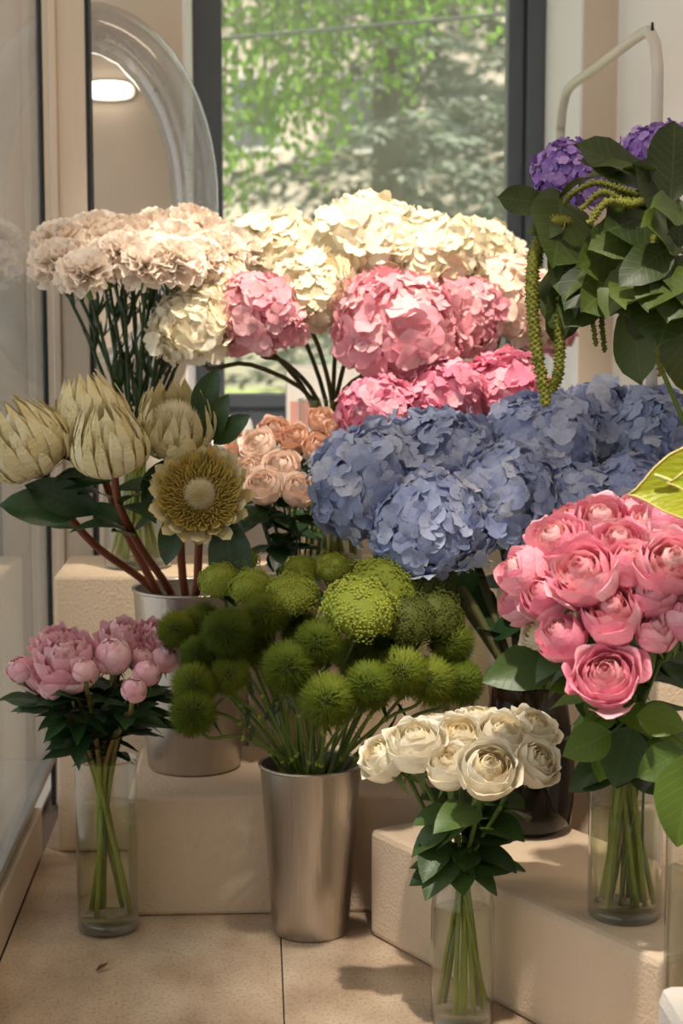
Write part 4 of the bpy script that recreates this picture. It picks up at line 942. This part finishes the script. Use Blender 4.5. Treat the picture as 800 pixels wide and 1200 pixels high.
# ------------------------------------------------------------------ amaranthus
R = random.Random(81)
LA2 = leafm('amar', 'leafam', w=0.62, peak=0.52, fold=0.08, tip=0.5, wave=0.045)
def tassel(t, org, pts, r0, r1, n):
    path = crom(pts, 10); L = len(path); vs = []; fs = []; q = random.Random(n)
    v, f = tube_vf([p - org for p in path], r0 * 0.7, r1 * 0.7, 6); k0 = 0; vs += v; fs += f
    for k in range(n):
        s = (k + 0.5) / n; x = s * (L - 1); i = min(int(x), L - 2); c = path[i].lerp(path[i + 1], x - i) - org
        tg = (path[i + 1] - path[i]).normalized(); u = tg.orthogonal().normalized(); w = tg.cross(u); a = k * 2.39996
        o = u * math.cos(a) + w * math.sin(a); r = (r0 + (r1 - r0) * s) * q.uniform(0.85, 1.15); c = c + o * r * 0.55; e = r * 0.75; i0 = len(vs)
        b = o.orthogonal().normalized(); d = o.cross(b); vs += [c + b * e, c + d * e, c - b * e, c - d * e, c + o * e * 1.3]
        fs += [(i0, i0 + 1, i0 + 4), (i0 + 1, i0 + 2, i0 + 4), (i0 + 2, i0 + 3, i0 + 4), (i0 + 3, i0, i0 + 4)]
    link('tassel', mesh('tassel', vs, fs, 'tassel'), t)
def amaranth(label, top, tassels, leaves, Yc):
    nk = Vector((VAM.x, VAM.y, VAM.z + 0.30)); ba = Vector((VAM.x + R.uniform(-0.03, 0.03), VAM.y + R.uniform(-0.03, 0.03), VAM.z + 0.02))
    e = at(*top)
    mid = (nk + e) / 2 + Vector((0.04, 0, 0.10)); path = [ba, nk, mid, e]
    t = start('amaranthus', label, 'amaranthus', 'hanging amaranthus stems', path, 0.005, 'stempeony')
    for pts, r0, r1, n in tassels: tassel(t, ba, [e] + [at(*p) for p in pts], r0, r1, n)
    for bx, by, tx, ty, dy, w in leaves:
        b0 = at(bx, by, Yc + R.uniform(-0.05, 0.05)); e0 = at(tx, ty, Yc + dy)
        tube('petiole', [e.lerp(b0, 0.35), e.lerp(b0, 0.7) + Vector((0, 0, 0.01)), b0], 0.0017, 0.0013, 'stempeony', t, 5, 3, org=ba)
        add_leaf(t, R.choice(LA2), b0 - ba, e0 - b0, (e0 - b0).length * 1.12, w, up=Vector((R.uniform(-0.7, 0.7), -0.7, R.uniform(0.1, 1.0))))
amaranth('amaranthus stem with the longest hanging tassels beside the window', (668, 262, 2.72),
         [([(640, 268, 2.70), (624, 320, 2.69), (626, 390, 2.69), (640, 474, 2.70)], 0.010, 0.0075, 420), ([(662, 320, 2.70), (656, 380, 2.69), (655, 430, 2.69), (646, 458, 2.70)], 0.009, 0.0065, 260)],
         [(640, 240, 596, 230, -0.02, 1.0), (660, 270, 628, 262, -0.05, 1.2), (655, 225, 665, 282, -0.08, 1.1), (660, 300, 648, 358, -0.06, 1.0), (672, 310, 662, 385, -0.05, 0.9), (690, 270, 668, 300, -0.08, 1.0), (700, 285, 672, 330, -0.06, 1.1)], 2.72)
amaranth('amaranthus stem with short tassels over the blue hydrangeas', (730, 290, 2.68),
         [([(700, 320, 2.68), (692, 350, 2.68), (698, 405, 2.68)], 0.0065, 0.004, 150), ([(715, 330, 2.70), (705, 365, 2.69), (708, 412, 2.69)], 0.0065, 0.004, 150), ([(690, 310, 2.70), (676, 345, 2.70), (684, 380, 2.70)], 0.006, 0.004, 140)],
         [(735, 290, 690, 320, -0.06, 1.1), (740, 310, 700, 350, -0.08, 1.1), (735, 330, 735, 362, -0.06, 1.4), (740, 280, 705, 300, -0.09, 1.0), (745, 350, 740, 428, -0.03, 0.9), (750, 300, 715, 335, -0.1, 1.0), (760, 340, 750, 390, -0.06, 1.2), (700, 330, 672, 365, -0.03, 1.1)], 2.68)
amaranth('leafy amaranthus stem arching over the purple hydrangeas', (755, 232, 2.66),
         [([(735, 225, 2.60), (700, 214, 2.60), (672, 226, 2.62), (660, 240, 2.64)], 0.006, 0.004, 130), ([(740, 240, 2.58), (712, 236, 2.57), (690, 262, 2.58)], 0.007, 0.005, 120), ([(730, 236, 2.58), (705, 225, 2.57), (680, 246, 2.58)], 0.006, 0.004, 120)],
         [(775, 235, 705, 162, -0.02, 0.9), (770, 200, 670, 182, 0.04, 0.55), (785, 240, 792, 150, -0.02, 1.0), (780, 250, 740, 250, -0.1, 1.0), (770, 260, 728, 275, -0.1, 1.1), (790, 260, 770, 200, -0.05, 1.0), (745, 205, 690, 175, 0.0, 0.9)], 2.66)
amaranth('amaranthus stem with yellowish clusters near the right wall', (785, 285, 2.62),
         [([(770, 330, 2.62), (768, 380, 2.62), (775, 440, 2.63)], 0.0075, 0.005, 190), ([(770, 280, 2.60), (760, 310, 2.60), (765, 325, 2.60)], 0.011, 0.008, 110)],
         [(785, 290, 750, 310, -0.1, 1.0), (790, 310, 762, 350, -0.1, 1.1), (795, 290, 800, 240, -0.05, 1.0), (800, 350, 798, 445, -0.04, 0.9), (790, 300, 815, 340, -0.1, 1.1), (780, 330, 740, 340, -0.08, 1.0), (800, 320, 775, 385, -0.07, 1.2), (810, 300, 790, 360, -0.1, 1.2), (800, 250, 775, 240, -0.1, 1.0), (790, 280, 770, 262, -0.1, 0.9)], 2.62)

# ------------------------------------------------------------------ small things
p = onz(112, 1140, 0); t = tag(link('dry_leaf', leaf_mesh('dry_leaf', 'dry', w=0.4, bend=-0.35, fold=0.35), None, (p.x, p.y, 0.003), qleaf((0.8, 0.6, 0), (0, 0, 1)), 0.028), 'tiny curled brown leaf lying on the floor tiles', 'leaf')
p = at(268, 505, 4.55)
t = thing('white_bowl', 'white rounded ceramic bowl on the window sill', 'bowl', (p.x, 4.55, ZS))
lathe('bowl_body', [(0, 0), (0.05, 0), (0.062, 0.01), (0.066, 0.03), (0.060, 0.052), (0.05, 0.060), (0.046, 0.056), (0.052, 0.03), (0.04, 0.012), (0, 0.012)], 'ceramic', t, n=32)
lathe('foot_ring', [(0.035, 0.0005), (0.042, 0.0), (0.042, 0.006), (0.035, 0.006)], 'ceramic', t, n=24)
p = at(372, 500, 4.62); t = thing('carton', 'white cardboard carton with a pink side on the window sill', 'carton', (p.x, 4.62, ZS))
v, f = box_vf(-0.085, 0.12, -0.07, 0.07, 0.002, 0.19, 0.004); link('carton_body', mesh('carton_body', v, f, 'card', False), t)
box('carton_panel', -0.075, -0.01, -0.0735, -0.0705, 0.03, 0.10, 'cardpink', t)
box('carton_flap', -0.083, 0.118, -0.068, 0.068, 0.1905, 0.194, 'card', t)

# ------------------------------------------------------------------ outside the window
GZ = -0.25
link('ground', mesh('ground', [(-40, 5.1, GZ), (40, 5.1, GZ), (40, 60, GZ), (-40, 60, GZ)], [(0, 1, 2, 3)], 'grass', False), kind='structure')
box('pavement', -40, 40, 22, 30, GZ, GZ + 0.02, 'road', kind='structure')
hs = thing('apartment_house', 'pale rendered house far behind the trees', 'building', (0, 34, GZ))
box('house_wall', -12, 14, 0, 8, 0, 12, 'house', hs); box('plinth', -12, 14, -0.08, 0, 0, 0.7, 'road', hs)
for i in range(-5, 7):
    for j in range(3):
        w_ = box('house_window', i * 2.0 - 0.5, i * 2.0 + 0.5, -0.05, 0.0, 1.6 + j * 3, 3.1 + j * 3, 'reveal', hs)
        box('house_pane', i * 2.0 - 0.42, i * 2.0 + 0.42, -0.06, -0.05, 1.7 + j * 3, 3.0 + j * 3, 'frame_dark', w_)
def spruce(label, x, y, hgt, wid, seed):
    q = random.Random(seed); t = thing('spruce_tree', label, 'tree', (x, y, GZ), 'spruce trees outside')
    v, f = tube_vf([Vector((0, 0, 0)), Vector((0.02, 0, hgt * 0.5)), Vector((0, 0, hgt))], 0.16, 0.02, 8); link('trunk', mesh('trunk', v, f, 'bark'), t)
    vs = []; fs = []; z = 0.35
    while z < min(hgt, 5.2):
        L = wid * (1 - z / hgt) ** 0.8
        for k in range(9):
            a = q.uniform(0, 2 * PI); l = L * q.uniform(0.75, 1.1); zz = z + q.uniform(-0.1, 0.1); n = int(46 * l)
            dr = q.uniform(0.15, 0.38)
            for m in range(n):
                s = q.uniform(0.12, 1) ** 0.8; lat = q.uniform(-1, 1) * 0.22 * l * (1.1 - s)
                c = Vector((math.cos(a) * s * l - math.sin(a) * lat, math.sin(a) * s * l + math.cos(a) * lat, zz - dr * l * s * s + 0.10 * l * s - abs(lat) * 0.3 + q.uniform(-0.04, 0.02)))
                d = Vector((math.cos(a), math.sin(a), -0.25)) + Vector((-math.sin(a), math.cos(a), 0)) * (1.2 if lat > 0 else -1.2) * q.uniform(0.2, 1) + rv(q, 0.35)
                d.normalize(); w = d.cross(Vector((q.uniform(-0.5, 0.5), q.uniform(-0.5, 0.5), 1))).normalized() * 0.028; h_ = d * q.uniform(0.10, 0.2); i = len(vs)
                vs += [c - w * 0.5, c + h_ * 0.5 + w, c + h_, c + h_ * 0.5 - w]; fs.append((i, i + 1, i + 2, i + 3))
        z += 0.22
    link('needle_boughs', mesh('needle_boughs', vs, fs, 'spruce', False), t, kind='stuff')
spruce('grey-green spruce in the middle of the window view', 0.95, 12.5, 9, 1.9, 1)
spruce('grey-green spruce behind the dark window jamb', 2.6, 14.0, 11, 2.2, 2)
spruce('grey-green spruce with its trunk outside the window edge', 3.6, 17.5, 8, 1.9, 3)
spruce('grey-green spruce furthest back', 1.75, 20.0, 10, 2.0, 4)
bt = thing('birch_tree', 'birch with bright green hanging twigs outside the window', 'tree', (-1.3, 8.6, GZ))
v, f = tube_vf(crom([(0, 0, 0), (0.05, 0, 2), (0.1, 0, 4), (0.15, 0, 6)], 4), 0.14, 0.06, 10); link('trunk', mesh('trunk', v, f, 'birchbark'), bt)
vs = []; fs = []; tv = []; tf = []; q = random.Random(9)
for k in range(3):
    v, f = tube_vf(crom([(0.1, 0, 3.2 + 0.3 * k), (0.9, 0.1 * k, 4.2 + 0.15 * k), (1.8, 0.2 * k - 0.2, 4.3), (2.6, 0.3 * k - 0.3, 3.9)], 5), 0.035, 0.008, 6); link('branch', mesh('branch', v, f, 'bark'), bt)
for k in range(170):
    x = q.uniform(0.9, 2.55); y = q.uniform(-0.5, 0.5); z0 = 4.3; 
    low = {0: 1.55, 1: 1.75, 2: 2.15, 3: 2.45}[min(3, int((x - 0.9) / 0.42))] + q.uniform(0, 0.55)
    low += GZ * -1
    v, f = tube_vf([Vector((x, y, z0)), Vector((x + 0.03, y, (z0 + low) / 2)), Vector((x + q.uniform(-0.05, 0.05), y, low))], 0.003, 0.0015, 3, False); i = len(tv); tv += v; tf += [tuple(a + i for a in g) for g in f]
    for m in range(int((z0 - low) * 26)):
        c = Vector((x + q.gauss(0, 0.05), y + q.gauss(0, 0.05), q.uniform(low, z0))); d = (Vector((0, 0, -1)) + rv(q, 0.7)).normalized(); w = d.orthogonal().normalized(); w = Quaternion(d, q.uniform(0, 6)) @ w * 0.019; h_ = d * 0.05; i = len(vs)
        vs += [c, c + h_ * 0.4 + w, c + h_, c + h_ * 0.4 - w]; fs.append((i, i + 1, i + 2, i + 3))
link('foliage', mesh('foliage', vs, fs, 'birch', False), bt, kind='stuff'); link('twigs', mesh('twigs', tv, tf, 'bark'), bt, kind='stuff')
a, b = at(150, 55, 7.0), at(720, 5, 7.0); d = b - a
tag(link('overhead_cable', mesh('overhead_cable', *tube_vf([a - d * 6, a - d, a, a.lerp(b, 0.5), b, b + d, b + d * 6], 0.007, n=6), 'cable')), 'thin dark overhead cable crossing outside the window', 'cable')
